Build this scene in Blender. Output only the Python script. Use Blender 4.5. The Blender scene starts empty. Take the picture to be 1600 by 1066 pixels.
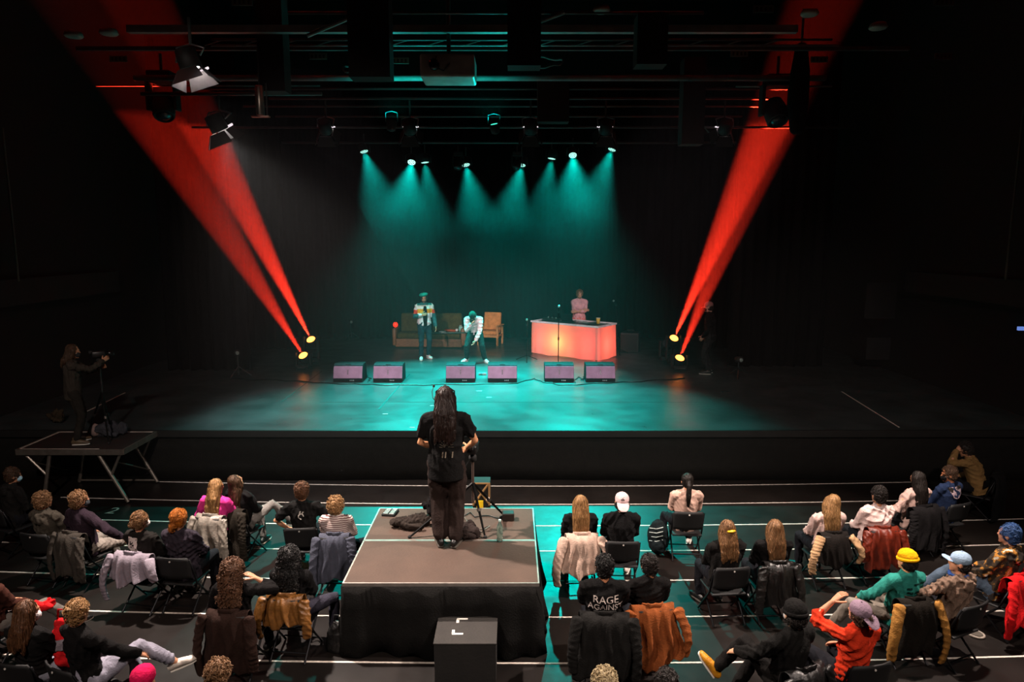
import bpy, bmesh, math, random
import numpy as np
from mathutils import Vector as V, Matrix, Euler
from mathutils.bvhtree import BVHTree
random.seed(7)
SC = bpy.context.scene
COL = SC.collection
PI = math.pi
# ------------------------------------------------------------------ camera
FPX, CAMH = 1063.0, 4.3
TH = math.atan(158 / FPX)
cam = bpy.data.objects.new('camera', bpy.data.cameras.new('camera'))
cam.data.sensor_width = 36; cam.data.lens = 36 * FPX / 1600
cam.data.clip_start = .05; cam.data.clip_end = 100
cam.location = (0, 0, CAMH); cam.rotation_euler = (PI / 2 - TH, 0, 0)
COL.objects.link(cam); SC.camera = cam
def at(x, y, z=None, Y=None):
    u = (x - 800) / FPX; v = (533 - y) / FPX
    d = (u, math.cos(TH) + v * math.sin(TH), -math.sin(TH) + v * math.cos(TH))
    t = (z - CAMH) / d[2] if z is not None else Y / d[1]
    return V((d[0] * t, d[1] * t, CAMH + d[2] * t))
# ------------------------------------------------------------------ world, exposure
w = bpy.data.worlds.new('world'); SC.world = w; w.use_nodes = True
w.node_tree.nodes['Background'].inputs[0].default_value = (.5, .55, .6, 1)
w.node_tree.nodes['Background'].inputs[1].default_value = .0015
vs = SC.view_settings
vs.view_transform = 'Standard'; vs.look = 'None'; vs.exposure = 0.0; vs.gamma = 1; vs.use_curve_mapping = False
SC.cycles.use_denoising = True
SC.cycles.max_bounces = 6; SC.cycles.diffuse_bounces = 3; SC.cycles.glossy_bounces = 3
SC.cycles.volume_bounces = 0; SC.cycles.transmission_bounces = 4
SC.cycles.caustics_reflective = False; SC.cycles.caustics_refractive = False
SC.cycles.sample_clamp_indirect = 3
SC.cycles.use_adaptive_sampling = True; SC.cycles.adaptive_threshold = .03
STAGE = .95
# ------------------------------------------------------------------ lights (lamps that hang in the hall)
def spot(name, loc, target, power, colr, deg, blend=.5, rad=.06):
    l = bpy.data.lights.new(name, 'SPOT'); l.energy = power; l.color = colr
    l.spot_size = math.radians(deg); l.spot_blend = blend; l.shadow_soft_size = rad
    o = bpy.data.objects.new(name, l); COL.objects.link(o)
    o.location = loc; o.rotation_euler = (V(target) - V(loc)).to_track_quat('-Z', 'Y').to_euler()
    return o
WARM = (1, .83, .73); LILAC = (1, .80, .86)
RIG = {}
RIG['key_left'] = at(300, 122, Y=8.2)
RIG['key_right'] = V((4.6, 7.0, 6.4))
spot('key_light_left', RIG['key_left'] + V((.10, .0, -.16)), (-1.7, 6.5, .4), 3700, WARM, 100, .5, .10)
spot('key_light_right', RIG['key_right'] + V((-.1, 0, -.1)), (3.2, 6.4, .4), 2800, WARM, 96, .5, .10)
spot('lamp_spill', RIG['key_left'] + V((.02, .03, -.03)), RIG['key_left'] + V((.3, 0, -1)), 160, (1, .95, .95), 120, .3, .05)
spot('house_light_left', (-3.4, .6, 7.6), (-3.2, 7.5, .8), 1350, WARM, 80, .6, .15)
spot('house_light_right', (3.4, .6, 7.6), (3.2, 7.5, .8), 1350, WARM, 80, .6, .15)
spot('front_light_left', (-3.2, 4.0, 7.4), (-1.6, 18.5, 1.4), 4000, LILAC, 24, .6, .12)
spot('front_light_right', (3.2, 4.0, 7.4), (1.2, 18.0, 1.4), 4000, LILAC, 24, .6, .12)
# ------------------------------------------------------------------ materials
def lin(c):
    if isinstance(c, str):
        c = c.lstrip('#'); c = [int(c[i:i + 2], 16) / 255 for i in (0, 2, 4)]
    return tuple((x / 12.92 if x <= .04045 else ((x + .055) / 1.055) ** 2.4) for x in c[:3]) + (1,)
MC = {}
def nt(m):
    m.use_nodes = True
    return m.node_tree, m.node_tree.nodes['Principled BSDF']
def noise_col(t, b, c, var, scale, stretch=None, bump=0, bscale=None):
    N, L = t.nodes, t.links
    tc = N.new('ShaderNodeTexCoord'); mp = N.new('ShaderNodeMapping')
    L.new(tc.outputs['Object'], mp.inputs[0])
    if stretch: mp.inputs['Scale'].default_value = stretch
    n = N.new('ShaderNodeTexNoise'); n.inputs['Scale'].default_value = scale; n.inputs['Detail'].default_value = 4
    L.new(mp.outputs[0], n.inputs['Vector'])
    r = N.new('ShaderNodeValToRGB')
    r.color_ramp.elements[0].position = .3; r.color_ramp.elements[1].position = .7
    r.color_ramp.elements[0].color = tuple(x * (1 - var) for x in c[:3]) + (1,)
    r.color_ramp.elements[1].color = tuple(min(1, x * (1 + var)) for x in c[:3]) + (1,)
    L.new(n.outputs['Fac'], r.inputs[0]); L.new(r.outputs[0], b.inputs['Base Color'])
    if bump:
        n2 = n
        if bscale:
            n2 = N.new('ShaderNodeTexNoise'); n2.inputs['Scale'].default_value = bscale; n2.inputs['Detail'].default_value = 5
            L.new(mp.outputs[0], n2.inputs['Vector'])
        bp = N.new('ShaderNodeBump'); bp.inputs['Strength'].default_value = bump; bp.inputs['Distance'].default_value = .02
        L.new(n2.outputs['Fac'], bp.inputs['Height']); L.new(bp.outputs[0], b.inputs['Normal'])
    return r
def mat(kind, c='#808080', **k):
    key = (kind, c if isinstance(c, str) else tuple(c), tuple(sorted(k.items())))
    if key in MC: return MC[key]
    m = bpy.data.materials.new(kind); t, b = nt(m); cl = lin(c)
    I = b.inputs
    if kind == 'cloth':
        noise_col(t, b, cl, .22, 9, None, .35, 60); I['Roughness'].default_value = .92; I['Specular IOR Level'].default_value = .15
    elif kind == 'leather':
        noise_col(t, b, cl, .3, 14, None, .3, 40); I['Roughness'].default_value = .38
    elif kind == 'hair':
        noise_col(t, b, cl, .6, 130, (1, 1, .1), .5, None); I['Roughness'].default_value = .5; I['Specular IOR Level'].default_value = .4
    elif kind == 'curl':
        noise_col(t, b, cl, .6, 75, None, .5, None); I['Roughness'].default_value = .6
    elif kind == 'skin':
        noise_col(t, b, cl, .08, 20); I['Roughness'].default_value = .55; I['Subsurface Weight'].default_value = 0
    elif kind == 'plastic':
        noise_col(t, b, cl, .1, 12); I['Roughness'].default_value = k.get('r', .4)
    elif kind == 'metal':
        noise_col(t, b, cl, .15, 12); I['Metallic'].default_value = .85; I['Roughness'].default_value = k.get('r', .4)
    elif kind == 'paint':
        noise_col(t, b, cl, .2, k.get('s', 5), None, k.get('bump', 0), 40); I['Roughness'].default_value = k.get('r', .6)
    elif kind == 'wood':
        noise_col(t, b, cl, .4, 10, (1, 8, 8), .1, None); I['Roughness'].default_value = .5
    elif kind == 'emit':
        I['Base Color'].default_value = cl; I['Emission Color'].default_value = cl; I['Emission Strength'].default_value = k.get('e', 5); m.cycles.emission_sampling = 'NONE'
    elif kind == 'glass':
        I['Base Color'].default_value = cl; I['Transmission Weight'].default_value = .9; I['Roughness'].default_value = .08
    elif kind == 'stripes':
        N, L = t.nodes, t.links
        tc = N.new('ShaderNodeTexCoord'); sp = N.new('ShaderNodeSeparateXYZ'); L.new(tc.outputs['Object'], sp.inputs[0])
        ma = N.new('ShaderNodeMath'); ma.operation = 'MULTIPLY'; ma.inputs[1].default_value = k.get('f', 42); L.new(sp.outputs['Z'], ma.inputs[0])
        fr = N.new('ShaderNodeMath'); fr.operation = 'FRACT'; L.new(ma.outputs[0], fr.inputs[0])
        r = N.new('ShaderNodeValToRGB'); r.color_ramp.interpolation = 'CONSTANT'
        r.color_ramp.elements[0].color = cl; r.color_ramp.elements[1].color = lin(k['c2']); r.color_ramp.elements[1].position = .62
        L.new(fr.outputs[0], r.inputs[0]); L.new(r.outputs[0], I['Base Color']); I['Roughness'].default_value = .9
    elif kind == 'camo':
        r = noise_col(t, b, cl, .3, 13); r.color_ramp.interpolation = 'CONSTANT'
        e = r.color_ramp.elements; e[0].color = lin('#1c130c'); e[0].position = 0
        e[1].position = .47; e[1].color = cl
        x = e.new(.56); x.color = lin(k['c2']); x = e.new(.66); x.color = lin('#d8cdb8'); I['Roughness'].default_value = .9
    MC[key] = m
    return m
# ------------------------------------------------------------------ object helpers
def tag(o, label, cat, group=None, kind=None):
    if label: o['label'] = label
    if cat: o['category'] = cat
    if group: o['group'] = group
    if kind: o['kind'] = kind
    return o
def struct(o): o['kind'] = 'structure'; return o
def empty(name, loc=(0, 0, 0), rz=0, s=1):
    o = bpy.data.objects.new(name, None); o.empty_display_size = .1
    COL.objects.link(o); o.location = loc; o.rotation_euler = (0, 0, rz); o.scale = (s, s, s)
    return o
def thing(name, label, cat, loc=(0, 0, 0), rz=0, s=1, group=None):
    return tag(empty(name, loc, rz, s), label, cat, group)
def obj(name, bm, m, parent=None, smooth=False):
    me = bpy.data.meshes.new(name); bmesh.ops.recalc_face_normals(bm, faces=bm.faces[:]); bm.to_mesh(me); bm.free()
    if smooth: me.shade_smooth()
    me.materials.append(m)
    o = bpy.data.objects.new(name, me); COL.objects.link(o)
    if parent: o.parent = parent
    return o
def dup(root, loc=None, rz=None):
    def cp(o, p):
        c = o.copy(); COL.objects.link(c); c.parent = p
        for ch in KIDS.get(o.name, [x for x in o.children]): cp(ch, c)
        return c
    r = cp(root, None)
    if loc is not None: r.location = loc
    if rz is not None: r.rotation_euler = (0, 0, rz)
    return r
KIDS = {}
B = bmesh.new
def box(bm, c, s, rot=None, bev=0):
    mt = Matrix.Translation(V(c)) @ (rot.to_4x4() if rot is not None else Matrix()) @ Matrix.Diagonal((s[0], s[1], s[2], 1))
    r = bmesh.ops.create_cube(bm, size=1, matrix=mt)
    if bev:
        es = list({e for v in r['verts'] for e in v.link_edges})
        bmesh.ops.bevel(bm, geom=es, offset=bev, segments=2, affect='EDGES', profile=.5)
    return bm
def bx(c, s, rot=None, bev=0): return box(B(), c, s, rot, bev)
def ell(bm, c, r, rot=None, sub=2):
    if not hasattr(r, '__len__'): r = (r, r, r)
    mt = Matrix.Translation(V(c)) @ (rot.to_4x4() if rot is not None else Matrix()) @ Matrix.Diagonal((r[0], r[1], r[2], 1))
    bmesh.ops.create_icosphere(bm, subdivisions=sub, radius=1, matrix=mt)
    return bm
def loft(bm, secs, side=(1, 0, 0), n=12, dome=True, dome0=True):
    """secs: [(centre, a, b)] - a along 'side', b across; closed with domed ends"""
    secs = [(V(c), a, b) for c, a, b in secs]
    side = V(side); k = len(secs); rings = []
    def frame(i):
        t = secs[min(i + 1, k - 1)][0] - secs[max(i - 1, 0)][0]
        t = t.normalized() if t.length > 1e-6 else V((0, 0, 1))
        s = side - t * side.dot(t)
        if s.length < .05:
            q = V((0, 1, 0)) if abs(t.y) < .9 else V((0, 0, 1)); s = q - t * q.dot(t)
        s.normalize()
        return t, s, t.cross(s)
    L = []
    for i, (c, a, b) in enumerate(secs):
        t, s, u = frame(i)
        if i == 0 and dome and dome0:
            r = min(a, b); L.append((c - t * r * .85, s, u, a * .45, b * .45)); L.append((c - t * r * .5, s, u, a * .83, b * .83))
        L.append((c, s, u, a, b))
        if i == k - 1 and dome:
            r = min(a, b); L.append((c + t * r * .5, s, u, a * .83, b * .83)); L.append((c + t * r * .85, s, u, a * .45, b * .45))
    for c, s, u, a, b in L:
        rings.append([bm.verts.new(c + s * (a * math.cos(2 * PI * j / n)) + u * (b * math.sin(2 * PI * j / n))) for j in range(n)])
    for p, q in zip(rings, rings[1:]):
        for j in range(n): bm.faces.new((p[j], p[(j + 1) % n], q[(j + 1) % n], q[j]))
    bm.faces.new(rings[0][::-1]); bm.faces.new(rings[-1])
    return bm
def tube(bm, pts, r, n=8):
    rr = r if hasattr(r, '__len__') else [r] * len(pts)
    return loft(bm, [(p, x, x) for p, x in zip(pts, rr)], (.577, .577, .577) if len(pts) > 2 else (1, .3, .2), n, False)
def prism(bm, poly, x0, x1, axis='x'):
    """extrude a 2-D outline along an axis"""
    def P(a, p): return {'x': (a, p[0], p[1]), 'y': (p[0], a, p[1]), 'z': (p[0], p[1], a)}[axis]
    a = [bm.verts.new(P(x0, p)) for p in poly]; b = [bm.verts.new(P(x1, p)) for p in poly]; n = len(poly)
    bm.faces.new(a[::-1]); bm.faces.new(b)
    for i in range(n): bm.faces.new((a[i], a[(i + 1) % n], b[(i + 1) % n], b[i]))
    return bm
def lathe(bm, prof, c=(0, 0, 0), rot=None, n=16):
    rot = rot or Matrix.Identity(3); c = V(c); rings = []
    for r, z in prof:
        rings.append([bm.verts.new(c + rot @ V((r * math.cos(2 * PI * j / n), r * math.sin(2 * PI * j / n), z))) for j in range(n)])
    for p, q in zip(rings, rings[1:]):
        for j in range(n): bm.faces.new((p[j], p[(j + 1) % n], q[(j + 1) % n], q[j]))
    bm.faces.new(rings[0][::-1]); bm.faces.new(rings[-1])
    return bm
def dirm(d):
    """matrix turning +Z to d"""
    return V(d).to_track_quat('Z', 'Y').to_matrix()
TEX = {}
def clouds(size):
    if size not in TEX:
        t = bpy.data.textures.new('folds', 'CLOUDS'); t.noise_scale = size; t.noise_depth = 1; TEX[size] = t
    return TEX[size]
PEND = []
def solid(name, bm, m, parent, vox=.014, smooth=3, disp=None, post=None):
    o = obj(name, bm, m, parent)
    md = o.modifiers.new('r', 'REMESH'); md.mode = 'VOXEL'; md.voxel_size = vox; md.use_smooth_shade = True
    if smooth:
        md = o.modifiers.new('s', 'SMOOTH'); md.factor = .5; md.iterations = smooth
    if disp:
        md = o.modifiers.new('d', 'DISPLACE'); md.texture = clouds(disp[1]); md.strength = disp[0]; md.texture_coords = 'LOCAL'; md.mid_level = .5
    PEND.append((o, post))
    return o
def co_get(o):
    n = len(o.data.vertices); co = np.empty(n * 3); nn = np.empty(n * 3)
    o.data.vertices.foreach_get('co', co); o.data.vertices.foreach_get('normal', nn)
    return co.reshape(-1, 3), nn.reshape(-1, 3)
def folds(amp, seed=0, wl=.075, vert=.35):
    """creases: warped ridged waves pushed along the normals"""
    def f(o):
        co, nn = co_get(o); r = np.random.RandomState(seed % 99991); d = np.zeros(len(co))
        for k in range(5):
            a_ = r.normal(size=3); a_[2] *= 1 if r.rand() > vert else .15; a_ /= np.linalg.norm(a_); w_ = wl * r.uniform(.7, 1.7)
            b_ = r.normal(size=3); b_ /= np.linalg.norm(b_); e_ = r.normal(size=3); e_ /= np.linalg.norm(e_)
            ph = co @ a_ * (PI / w_) + 1.3 * np.sin(co @ b_ * 17 + r.rand() * 6) + r.rand() * 6
            env = np.clip(np.sin(co @ e_ * 9 + r.rand() * 6) + .25, 0, 1)
            d += env * (.5 - np.abs(np.sin(ph)) ** .8)
        co += nn * (amp * d)[:, None]
        o.data.vertices.foreach_set('co', co.ravel()); o.data.update()
    return f
def strand_post(n, length, r, mode, seed, centre, first=None):
    """lay thin locks over a hair mass: mode straight / short / curl"""
    def f(o):
        if first: first(o)
        me = o.data; rnd = random.Random(seed)
        bvh = BVHTree.FromPolygons([v.co for v in me.vertices], [p.vertices for p in me.polygons])
        vs_, fs_ = [], []; P_ = me.polygons; c0 = V(centre)
        for i in range(n):
            p = P_[rnd.randrange(len(P_))]; q = V(p.center); nn = V(p.normal); pts = []
            if mode == 'curl':
                t1 = nn.orthogonal().normalized(); t1.rotate(Matrix.Rotation(rnd.uniform(0, 6.28), 3, nn)); up = (nn + t1 * rnd.uniform(-.6, .6)).normalized(); sd = up.cross(nn.orthogonal()).normalized()
                R_ = rnd.uniform(.008, .016)
                for k in range(7):
                    t_ = k * .95; pts.append(q + up * (R_ * (1 - math.cos(t_)) * .8) + t1 * (R_ * math.sin(t_)) + sd * (.003 * k))
            else:
                dn = V((rnd.uniform(-.25, .25), rnd.uniform(-.25, .25), -1)) if mode == 'straight' else V((rnd.uniform(-1, 1), rnd.uniform(-1, 1), rnd.uniform(-.7, .4)))
                if mode == 'straight' and q.z > c0.z + .04: dn = V((q.x - c0.x, q.y - c0.y, -.35))
                m_ = 7; st_ = length * rnd.uniform(.6, 1.2) / m_
                for k in range(m_):
                    pts.append(q + nn * (.002 + (.0028 * k if mode == 'short' else .003 * rnd.random())))
                    t_ = dn - nn * dn.dot(nn)
                    if t_.length < .05: break
                    q = q + t_.normalized() * st_; h = bvh.find_nearest(q)
                    if h[0] is None: break
                    q, nn = h[0], h[1]
                    if mode == 'straight': dn = V((dn.x * .9 + rnd.uniform(-.12, .12), dn.y * .9, -1))
            if len(pts) < 3: continue
            base = len(vs_); u = nn.orthogonal().normalized()
            for k, x in enumerate(pts):
                t_ = (pts[min(k + 1, len(pts) - 1)] - pts[max(k - 1, 0)]).normalized(); u = (u - t_ * u.dot(t_)); u = u.normalized() if u.length > 1e-4 else t_.orthogonal().normalized(); w_ = t_.cross(u)
                rr = r * (1 - .6 * k / len(pts))
                vs_ += [x + u * rr, x - u * rr * .5 + w_ * rr * .87, x - u * rr * .5 - w_ * rr * .87]
            for k in range(len(pts) - 1):
                for j in range(3): a0 = base + k * 3 + j; a1 = base + k * 3 + (j + 1) % 3; fs_.append((a0, a1, a1 + 3, a0 + 3))
        m2 = bpy.data.meshes.new('x'); m2.from_pydata(vs_, [], fs_); bb = B(); bb.from_mesh(me); bb.from_mesh(m2); bb.to_mesh(me); bb.free(); bpy.data.meshes.remove(m2); me.shade_smooth()
    return f
LATE = []
def flush():
    bpy.context.view_layer.update()
    dg = bpy.context.evaluated_depsgraph_get()
    done = [(o, bpy.data.meshes.new_from_object(o.evaluated_get(dg)), p) for o, p in PEND]
    for o, me, p in done:
        o.modifiers.clear(); old = o.data; o.data = me; me.name = o.name
        if old.users == 0: bpy.data.meshes.remove(old)
        me.shade_smooth()
        if p: p(o)
    PEND.clear()
    for f in LATE: f()
    LATE.clear()
def join_extra(o, bm2):
    me2 = bpy.data.meshes.new('x'); bmesh.ops.recalc_face_normals(bm2, faces=bm2.faces[:]); bm2.to_mesh(me2); bm2.free()
    b = B(); b.from_mesh(o.data); b.from_mesh(me2); b.to_mesh(o.data); b.free(); bpy.data.meshes.remove(me2); o.data.shade_smooth()
def wrap_print(name, bm, m, target, origin, right, up, off=.009, parent=None):
    """flat print: outline in (x, y) of its own, laid on a garment's surface"""
    o = obj(name, bm, m, parent or target)
    def late():
        me = target.data
        bvh = BVHTree.FromPolygons([v.co for v in me.vertices], [p.vertices for p in me.polygons])
        O, R, U = V(origin), V(right).normalized(), V(up).normalized(); D = -R.cross(U).normalized()
        for v in o.data.vertices:
            p = O + R * v.co.x + U * v.co.y
            h = bvh.ray_cast(p - D * .5, D)
            v.co = (h[0] if h[0] is not None else p) - D * off
    LATE.append(late)
    return o
def text_bm(s, size):
    c = bpy.data.curves.new('t', 'FONT'); c.body = s; c.size = size; c.align_x = 'CENTER'; c.align_y = 'CENTER'
    t = bpy.data.objects.new('t', c); COL.objects.link(t); bpy.context.view_layer.update()
    me = bpy.data.meshes.new_from_object(t.evaluated_get(bpy.context.evaluated_depsgraph_get()))
    bpy.data.objects.remove(t); b = B(); b.from_mesh(me); bpy.data.meshes.remove(me); return b
def rect2(bm, x0, y0, x1, y1, n=4):
    g = [[bm.verts.new((x0 + (x1 - x0) * i / n, y0 + (y1 - y0) * j / n, 0)) for i in range(n + 1)] for j in range(n + 1)]
    for j in range(n):
        for i in range(n): bm.faces.new((g[j][i], g[j][i + 1], g[j + 1][i + 1], g[j + 1][i]))
    return bm
# ------------------------------------------------------------------ people
def rx(a): return Matrix.Rotation(math.radians(a), 3, 'X')
def ry(a): return Matrix.Rotation(math.radians(a), 3, 'Y')
def rz_(a): return Matrix.Rotation(math.radians(a), 3, 'Z')
def ik(a, t, l1, l2, pole):
    d = t - a; L = d.length; m = .995 * (l1 + l2)
    if L > m: d = d * (m / L); L = m
    e = d.normalized(); x = (l1 * l1 - l2 * l2 + L * L) / (2 * L); h = math.sqrt(max(0, l1 * l1 - x * x))
    p = V(pole) - e * V(pole).dot(e); p.normalize()
    return a + e * x + p * h, a + d
SKIN = '#c98d6b'
def hand_bm(bm, wr, d, side, pn, curl=.5):
    """palm, four fingers and a thumb; d points along the hand, pn is the palm side"""
    d = V(d).normalized(); pn = V(pn); pn = (pn - d * pn.dot(d)).normalized(); sd = d.cross(pn).normalized() * side
    loft(bm, [(wr, .024, .018), (wr + d * .03, .034, .016), (wr + d * .075, .038, .014), (wr + d * .095, .034, .011)], sd, 10)
    for i, (o, l) in enumerate(((-.029, .072), (-.010, .082), (.010, .077), (.028, .060))):
        p = wr + d * .09 + sd * o; q = d.copy(); pts = [p]
        for k in range(3):
            q = (q + pn * curl * (.6 + .2 * k)).normalized(); p = p + q * l * (.45, .32, .25)[k]; pts.append(p)
        loft(bm, [(x, r, r) for x, r in zip(pts, (.0095, .009, .008, .0065))], sd, 6)
    p = wr + d * .03 - sd * .028; q = (d * .7 - sd * .75 + pn * .25).normalized(); pts = [p]
    for k in range(3):
        p = p + q * (.035, .03, .025)[k]; pts.append(p); q = (q + d * .35 + pn * curl * .3).normalized()
    loft(bm, [(x, r, r) for x, r in zip(pts, (.013, .011, .010, .008))], d, 6)
HAIRC = dict(brown='#46301f', dark='#1c1511', black='#0b0908', blonde='#b08a52', lightbrown='#7d5a3a', orange='#b2661e', auburn='#5a3a24', honey='#977046', grey='#a3906c')
def person(label, px=None, feet=None, ground=0, yaw=0, s=.97, sit=True, lean=-7, bend=1.2, side=0, twist=0, head=(0, 0, 0),
           hands=None, poles=None, feetp=None, kpole=None, fdir=None, top=('cloth', '#101010'), sleeve=1.0, hood=False, bottom=('cloth', '#15151a'),
           shoes='#0c0c0c', hair=('short', 'brown', 0), skin=SKIN, hat=False, mask=None, face=False, beard=None, pz=None, loc=None, grp=None, fat=1.0, bare=False,
           shoulder=.172, curl=.5, palms=None, toplen=.09, disp=.02, legw=1.0):
    """one person; root Empty at the ground (standing) or under the seat (seated)"""
    pz = pz if pz else (.53 if sit else .93)
    if sit: s *= .935
    sd_ = sum(ord(q) * (i + 1) for i, q in enumerate(label))
    Rl = rx(-lean) @ ry(side); Ru = rz_(twist) @ rx(-lean * bend) @ ry(side)
    hy, hp, hr = head; Rh = rz_(hy) @ rx(-hp) @ ry(hr)
    pv = V((0, 0, pz)); ch = pv + Rl @ V((0, 0, .26)); nk = ch + Ru @ V((0, 0, .25))
    hc = nk + Ru @ V((0, .01, .045)) + Rh @ V((0, .02, .105))
    top_l = hc + V((0, 0, .125))
    root = thing('person', label, 'person', (0, 0, 0), math.radians(yaw), s, grp)
    if loc is not None: root.location = loc
    elif px is not None:
        w_ = at(px[0], px[1], top_l.z * s + ground); o_ = rz_(yaw) @ V((top_l.x, top_l.y, 0)) * s
        root.location = (w_.x - o_.x, w_.y - o_.y, ground)
    else: root.location = at(feet[0], feet[1], ground)
    SHO = {k: ch + Ru @ V((k * shoulder, 0, .185)) for k in (-1, 1)}
    hands = hands or {}
    dh = {-1: (-.11, .30, .63), 1: (.11, .30, .63)} if sit else {-1: (-.25, .06, .82), 1: (.25, .06, .82)}
    EL, WR = {}, {}
    for k in (-1, 1):
        pl = (poles or {}).get(k, (k * .55, -.6, -.55) if sit else (k * .5, -.8, -.1))
        EL[k], WR[k] = ik(SHO[k], V(hands.get(k, dh[k])), .285, .255, pl)
    KN, AN, FD = {}, {}, {}
    df = {-1: (-.14, .40, .09), 1: (.14, .40, .09)} if sit else {-1: (-.12, 0, .09), 1: (.12, 0, .09)}
    HIP = {k: pv + V((k * .09, 0, -.01)) for k in (-1, 1)}
    for k in (-1, 1):
        pl = (kpole or {}).get(k, (k * .1, 1, .8) if sit else (k * .15, 1, 0))
        KN[k], AN[k] = ik(HIP[k], V((feetp or {}).get(k, df[k])), .435, .42, pl)
        FD[k] = V((fdir or {}).get(k, (k * .25, 1, 0))).normalized()
    X = Ru @ V((1, 0, 0)); XL = Rl @ V((1, 0, 0))
    def torso(bm, g, lo=-.08, neck=True, sc=1.0):
        f = fat
        S = [(pv + Rl @ V((0, 0, lo)), (.155 + g) * f, (.115 + g) * f), (pv + Rl @ V((0, 0, .03)), (.162 + g) * f, (.118 + g) * f), (pv + Rl @ V((0, 0, .14)), (.143 + g) * f, (.105 + g) * f),
             (ch, (.158 + g) * f, (.112 + g) * f), (ch + Ru @ V((0, 0, .11)), (.172 + g) * f, (.112 + g) * f), (ch + Ru @ V((0, 0, .185)), .150 + g, .088 + g), (ch + Ru @ V((0, 0, .235)), .085 + g, .066 + g)]
        loft(bm, S, XL, 20, True, lo == -.08)
        for k in (-1, 1):
            loft(bm, [(ch + Ru @ V((k * .05, -.01, .225)), .045 + g, .045 + g), (SHO[k], .058 + g, .058 + g)], (0, 1, 0), 10)
    # body
    bm = B(); torso(bm, -.012)
    loft(bm, [(nk - Ru @ V((0, 0, .06)), .056, .056), (nk + Ru @ V((0, .005, .03)), .052, .055), (hc + Rh @ V((0, -.015, -.05)), .052, .058)], X, 12)
    ell(bm, hc + Rh @ V((0, -.012, .02)), (.074, .092, .094), Rh, 3)
    ell(bm, hc + Rh @ V((0, .022, -.045)), (.056, .066, .068), Rh)
    ell(bm, hc + Rh @ V((0, .088, -.018)), (.014, .022, .024), Rh)
    ell(bm, hc + Rh @ V((0, .074, .022)), (.045, .018, .014), Rh)
    ell(bm, hc + Rh @ V((0, .074, -.062)), (.026, .016, .014), Rh)
    ell(bm, hc + Rh @ V((0, .066, -.098)), (.026, .022, .018), Rh)
    for k in (-1, 1):
        ell(bm, hc + Rh @ V((k * .079, -.012, -.012)), (.014, .022, .034), Rh)
        loft(bm, [(SHO[k], .05, .05), (SHO[k].lerp(EL[k], .5), .045, .045), (EL[k], .036, .036), (EL[k].lerp(WR[k], .35), .038, .038), (WR[k], .025, .023)], (0, 0, 1), 10)
        loft(bm, [(HIP[k], .082, .082), (HIP[k].lerp(KN[k], .5), .07, .07), (KN[k], .05, .05), (KN[k].lerp(AN[k], .35), .05, .05), (AN[k], .034, .034), (AN[k] - V((0, 0, .03)), .03, .03)], (1, 0, 0), 10)
        loft(bm, [(AN[k] - FD[k] * .02, .028, .028), (AN[k] + FD[k] * .12 + V((0, 0, -.045)), .03, .02)], (1, 0, 0), 8)
    hb = B()
    for k in (-1, 1):
        d = (WR[k] - EL[k]).normalized()
        pn = (palms or {}).get(k, (-k * .5, .1, -1) if sit else (-k, 0, 0))
        hand_bm(hb, WR[k] - d * .01, d, -k, pn, curl)
    solid('body', bm, mat('skin', skin), root, .0125, 2, None, lambda o, hb=hb: join_extra(o, hb))
    if face:
        for k in (-1, 1):
            obj('eye', ell(B(), hc + Rh @ V((k * .03, .0815, .004)), (.011, .008, .007), Rh), mat('plastic', '#120c0a'), root, True)
        obj('mouth', ell(B(), hc + Rh @ V((0, .087, -.062)), (.022, .006, .006), Rh), mat('skin', '#7d3f36'), root, True)
    # trousers
    bm = B(); g = .014
    loft(bm, [(pv + Rl @ V((0, 0, -.10)), .15 + g, .115 + g), (pv, .165 + g, .122 + g), (pv + Rl @ V((0, 0, .07)), .155 + g, .112 + g)], XL, 16)
    for k in (-1, 1):
        sh_ = .93 if not bare else .82
        e = KN[k].lerp(AN[k], sh_)
        loft(bm, [(HIP[k], (.088 + g) * q_, (.088 + g) * q_) for q_ in [1 + (legw - 1) * .3]] + [(HIP[k].lerp(KN[k], .5), (.074 + g) * legw, (.074 + g) * legw), (KN[k], (.058 + g) * legw, (.058 + g) * legw), (KN[k].lerp(AN[k], .4), (.054 + g) * legw, (.054 + g) * legw), (e, (.046 + g) * legw, (.046 + g) * legw)], (1, 0, 0), 12)
    solid('trousers', bm, mat(*bottom), root, .0145, 2, None, folds(.009, sd_ + 5, .07))
    for k in (-1, 1):
        f = FD[k]; up = (KN[k] - AN[k]); up = (up - f * up.dot(f)).normalized(); sd = f.cross(up); c = AN[k] - up * .035
        bm = B(); loft(bm, [(c - f * .06, .034, .04), (c - f * .02 + up * .012, .038, .055), (c + f * .06, .042, .042), (c + f * .13 - up * .012, .046, .03), (c + f * .175 - up * .018, .034, .022)], sd, 12)
        so = obj('shoe', bm, mat('leather', shoes), root, True)
        bm = B(); loft(bm, [(c - f * .065 - up * .042, .034, .013), (c + f * .04 - up * .044, .042, .012), (c + f * .13 - up * .044, .046, .012), (c + f * .185 - up * .04, .03, .011)], sd, 12)
        obj('sole', bm, mat('plastic', '#d8d2c8' if shoes not in ('#0c0c0c', '#a8803f') else '#3a342c', r=.7), so, True)
    # top
    bm = B(); g = .018; torso(bm, g, -toplen - .03)
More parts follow.
